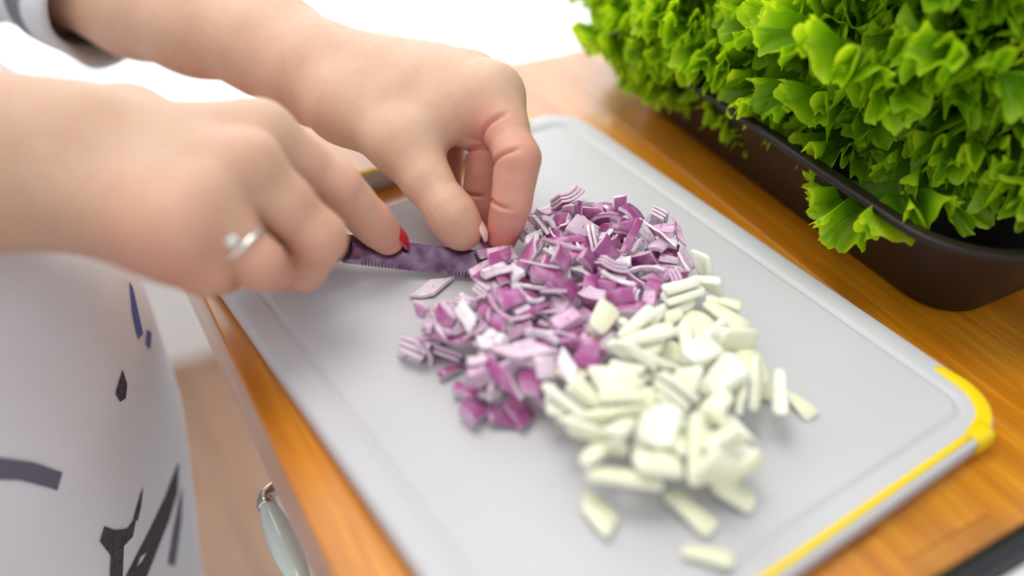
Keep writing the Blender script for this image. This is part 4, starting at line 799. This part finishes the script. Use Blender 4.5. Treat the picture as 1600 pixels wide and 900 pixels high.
# pieces whose labels coincide are told apart by size and height
by = {}
for o in laid: by.setdefault(o['label'], []).append(o)
for lab, os_ in by.items():
    if len(os_) == 1: continue
    os_.sort(key=lambda o: -o.location.z)
    words = {2: ['upper', 'lower'], 3: ['topmost', 'middle', 'lowest']}.get(len(os_))
    if words is None: words = (['topmost', 'second', 'third', 'fourth', 'fifth', 'sixth', 'seventh'] + ['lower'] * 20)[:len(os_) - 1] + ['lowest']
    for o, w_ in zip(os_, words): o['label'] = w_ + ' ' + lab
def lay(kind, i, px, py, h, rx, ry, rz, s, label, tone=1):
    P = atz(px, py, .0096 + h); q = Euler((rx, ry, rz)).to_quaternion(); return put(kind, i, P, q, s, label, tone)
lay('r', 1, 675, 450, .0012, 0, PI, -1.1, 1.0, 'stray whitish red onion slice lying alone below the blade', 0)
lay('r', 7, 690, 486, .0010, 0, 0, -1.9, .62, 'tiny purple onion splinter alone under the stray slice', 2)
lay('r', 8, 645, 548, .0035, .2, 1.2, .9, 1.5, 'fanned striped onion slice at the far left tail', 0)
lay('r', 9, 678, 532, .0038, .1, 1.3, 1.3, 1.4, 'second fanned onion slice of the left tail', 1)
lay('r', 4, 672, 562, .0024, .2, 1.5, .1, 1.3, 'long curved onion sliver at the left tail', 1)
BIGR = piece_mesh('onion_piece', dict(L=17*mm, Wd=15*mm, T=2.4*mm, R0=20*mm, taper=.15), REDM)
def big(px, py, h, eul, s, label, tone, sx=1, sy=1):
    o = link_mesh('onion_piece', BIGR); o.location = atz(px, py, .0096 + h); o.rotation_euler = eul; o.scale = (s * sx, s * sy, s); c = TONES[tone][0]; o.color = (c, c, c, 1); return tag(o, label, 'onion', 'diced red onion in the heap')
big(1036, 408, .0085, (1.15, .25, -.35), 1.0, 'large upright deep purple onion wedge at the right end', 2)
big(800, 466, .0135, (.35, -.2, .6), .72, 'glossy rounded purple onion piece with a bright highlight', 2)
big(878, 362, .016, (1.25, PI, .35), .62, 'white faced upright onion slice standing on the heap', 0, .8, 1.1)
big(874, 318, .0165, (1.35, .1, .2), .45, 'small striped piece standing highest at the far edge', 1, .6, 1.1)
big(975, 365, .0155, (.9, .5, .1), .70, 'mauve upright onion strip at the far right', 1, .6, 1.2)
lay('r', 11, 963, 398, .0185, .3, .3, .4, 1.15, 'round white onion chunk near the far right of the heap', 0)
lay('r', 4, 925, 357, .0135, .2, .3, -.5, 1.25, 'long pale curved onion strip at the far edge', 0)
lay('r', 4, 900, 378, .0150, .1, .2, -.35, 1.2, 'second pale curved strip below the far strip', 0)
lay('r', 0, 765, 382, .0135, .5, .3, .4, .95, 'onion piece held between thumb and index finger', 1)
lay('r', 12, 748, 592, .0030, .1, .2, .4, .95, 'white topped onion chunk at the near left fringe', 0)
lay('r', 11, 800, 606, .0035, .2, -.2, 1.0, .95, 'whitish onion chunk beside the nearest foot', 0)
lay('r', 0, 880, 445, .0215, .25, .15, .5, 1.15, 'bright violet square facing up on the crest', 2)
lay('r', 8, 742, 640, .0035, .2, .5, .3, 1.2, 'striped mauve onion slice at the lowest left corner of the heap', 1)
lay('r', 2, 785, 648, .0035, .15, -.2, 1.2, 1.1, 'violet onion square at the nearest foot of the red heap', 2)
lay('r', 12, 765, 615, .0070, .3, .2, 2.0, .9, 'pale cut onion chunk above the nearest violet square', 0)
lay('r', 10, 730, 612, .0030, .1, .3, .8, 1.0, 'double layered onion slice at the lower left fringe', 0)
lay('r', 5, 712, 575, .0030, .1, .4, .2, 1.1, 'curved mauve sliver at the left fringe above the tail', 1)
lay('r', 10, 700, 552, .0040, .3, .9, 1.0, 1.1, 'upright double slice where the tail meets the heap', 1)
lay('r', 0, 812, 640, .0045, .3, .3, .2, 1.0, 'mauve onion square against the white heap corner', 1)
lay('r', 8, 848, 615, .0060, .3, .4, .5, 1.0, 'striped pale slice wedged against the white heap', 0)
lay('w', 1, 1195, 610, .0022, .1, .1, .9, 1.02, 'stray white onion chunk right of the heap')
lay('w', 2, 1248, 632, .0020, .1, -.1, .2, .98, 'outermost white onion chunk alone at the right')
lay('w', 0, 1105, 868, .0020, .0, .1, .9, .85, 'lone white onion piece nearest the board edge')
lay('w', 7, 1146, 768, .0040, .3, .2, .8, 1.0, 'big rounded white onion slice at the near right')
lay('w', 1, 935, 802, .0025, .0, .1, .2, .95, 'broad white onion piece at the near left foot')
lay('w', 0, 1078, 800, .0030, .1, .0, .3, 1.0, 'wedge of white onion pointing at the lone piece')
lay('w', 2, 1062, 452, .0120, .3, .6, -1.2, .8, 'pointed yellowish onion tip leaning on the red heap')

# ------------------------------------------------------------------ lettuce in the tray
def lettuce_mat():
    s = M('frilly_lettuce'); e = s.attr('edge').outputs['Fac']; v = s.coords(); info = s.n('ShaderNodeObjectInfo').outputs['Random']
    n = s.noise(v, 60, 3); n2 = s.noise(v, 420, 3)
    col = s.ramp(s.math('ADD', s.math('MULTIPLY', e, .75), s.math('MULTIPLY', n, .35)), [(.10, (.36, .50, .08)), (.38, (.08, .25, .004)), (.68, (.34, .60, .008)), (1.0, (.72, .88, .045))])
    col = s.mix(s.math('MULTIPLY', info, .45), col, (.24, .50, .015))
    s.base(col); s.set(Roughness=.38, Specular_IOR_Level=.4); s.bump(n2, .5, .0008)
    tr_ = s.n('ShaderNodeBsdfTranslucent'); s.l(s.mix(1.0, col, (1.25, 1.15, .4), 'MULTIPLY'), tr_.inputs['Color'])
    mx = s.n('ShaderNodeMixShader', Fac=.48); s.l(s.b.outputs[0], mx.inputs[1]); s.l(tr_.outputs[0], mx.inputs[2]); s.l(mx.outputs[0], s.out.inputs[0])
    return s.m
LET = lettuce_mat()
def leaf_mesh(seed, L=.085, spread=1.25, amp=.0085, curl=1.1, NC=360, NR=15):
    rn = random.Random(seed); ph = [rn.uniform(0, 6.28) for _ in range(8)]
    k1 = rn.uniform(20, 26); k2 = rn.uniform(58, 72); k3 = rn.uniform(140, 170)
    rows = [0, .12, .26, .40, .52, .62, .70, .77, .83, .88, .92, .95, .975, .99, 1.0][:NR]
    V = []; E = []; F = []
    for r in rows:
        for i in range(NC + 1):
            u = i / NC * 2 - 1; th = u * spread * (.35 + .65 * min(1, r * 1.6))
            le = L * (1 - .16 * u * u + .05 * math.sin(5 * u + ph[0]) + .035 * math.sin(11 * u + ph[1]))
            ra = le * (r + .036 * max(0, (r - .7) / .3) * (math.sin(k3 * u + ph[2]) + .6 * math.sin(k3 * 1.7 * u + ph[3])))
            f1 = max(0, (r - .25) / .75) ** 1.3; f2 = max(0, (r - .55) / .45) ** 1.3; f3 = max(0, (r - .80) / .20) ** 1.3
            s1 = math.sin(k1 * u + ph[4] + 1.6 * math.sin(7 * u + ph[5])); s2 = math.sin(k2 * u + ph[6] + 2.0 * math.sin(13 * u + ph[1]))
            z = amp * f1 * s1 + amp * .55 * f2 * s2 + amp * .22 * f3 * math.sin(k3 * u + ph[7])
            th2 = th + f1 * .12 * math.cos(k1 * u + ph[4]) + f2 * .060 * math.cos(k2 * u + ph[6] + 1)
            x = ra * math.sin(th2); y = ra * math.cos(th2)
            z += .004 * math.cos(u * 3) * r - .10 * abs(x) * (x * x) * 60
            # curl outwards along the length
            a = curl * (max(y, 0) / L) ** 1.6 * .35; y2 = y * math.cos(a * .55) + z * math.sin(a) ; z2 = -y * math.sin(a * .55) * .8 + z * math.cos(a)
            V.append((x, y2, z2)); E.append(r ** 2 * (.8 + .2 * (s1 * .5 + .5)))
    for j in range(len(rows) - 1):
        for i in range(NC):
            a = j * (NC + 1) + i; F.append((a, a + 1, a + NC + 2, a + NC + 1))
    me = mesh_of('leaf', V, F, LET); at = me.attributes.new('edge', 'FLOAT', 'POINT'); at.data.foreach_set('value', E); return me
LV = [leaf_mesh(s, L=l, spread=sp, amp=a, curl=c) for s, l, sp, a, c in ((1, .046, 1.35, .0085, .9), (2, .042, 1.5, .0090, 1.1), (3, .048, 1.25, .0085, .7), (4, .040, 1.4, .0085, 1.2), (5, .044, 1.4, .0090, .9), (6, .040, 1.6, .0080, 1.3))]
def head(loc, N, size, seed, label, extra=()):
    h = tag(empty('lettuce_head', loc), label, 'lettuce', 'frilly lettuce heads in the tray')
    rn = random.Random(seed)
    def leaf(az, el, s, roll, mi, d=(0, 0, 0), off_=1.0):
        o = link_mesh('leaf', LV[mi], h); 
        R_ = Matrix.Rotation(az, 3, 'Z') @ Matrix.Rotation(el, 3, 'X') @ Matrix.Rotation(roll, 3, 'Y')
        o.rotation_euler = R_.to_euler(); o.scale = (s,) * 3; dr = R_ @ Vector((0, 1, 0)) * .088 * s * off_
        o.location = Vector(d) + dr
    for i in range(N):
        t = (i + .5) / N; az = i * 2.39996 + rn.uniform(-.15, .15)
        el = math.radians(np.interp(t, [0, .35, .7, 1], [-7, 22, 50, 86]) + rn.uniform(-10, 10))
        s = size * float(np.interp(t, [0, .3, 1], [1.02, 1.06, .92])) * rn.uniform(.9, 1.08) * .80
        leaf(az, el, s, rn.uniform(-.5, .5), rn.randrange(6), (0, 0, 0), rn.uniform(.75, 1.12))
    for az, el, s, roll, mi, d in extra: leaf(az, el, s, roll, mi, d)
    V, F = tube([(0, 0, -.022), (0, 0, -.005), (0, 0, .02)], [.014, .016, .010], 16); st = add('stem', V, F, plain('lettuce_stem', (.60, .68, .35), .5), h)
    return h
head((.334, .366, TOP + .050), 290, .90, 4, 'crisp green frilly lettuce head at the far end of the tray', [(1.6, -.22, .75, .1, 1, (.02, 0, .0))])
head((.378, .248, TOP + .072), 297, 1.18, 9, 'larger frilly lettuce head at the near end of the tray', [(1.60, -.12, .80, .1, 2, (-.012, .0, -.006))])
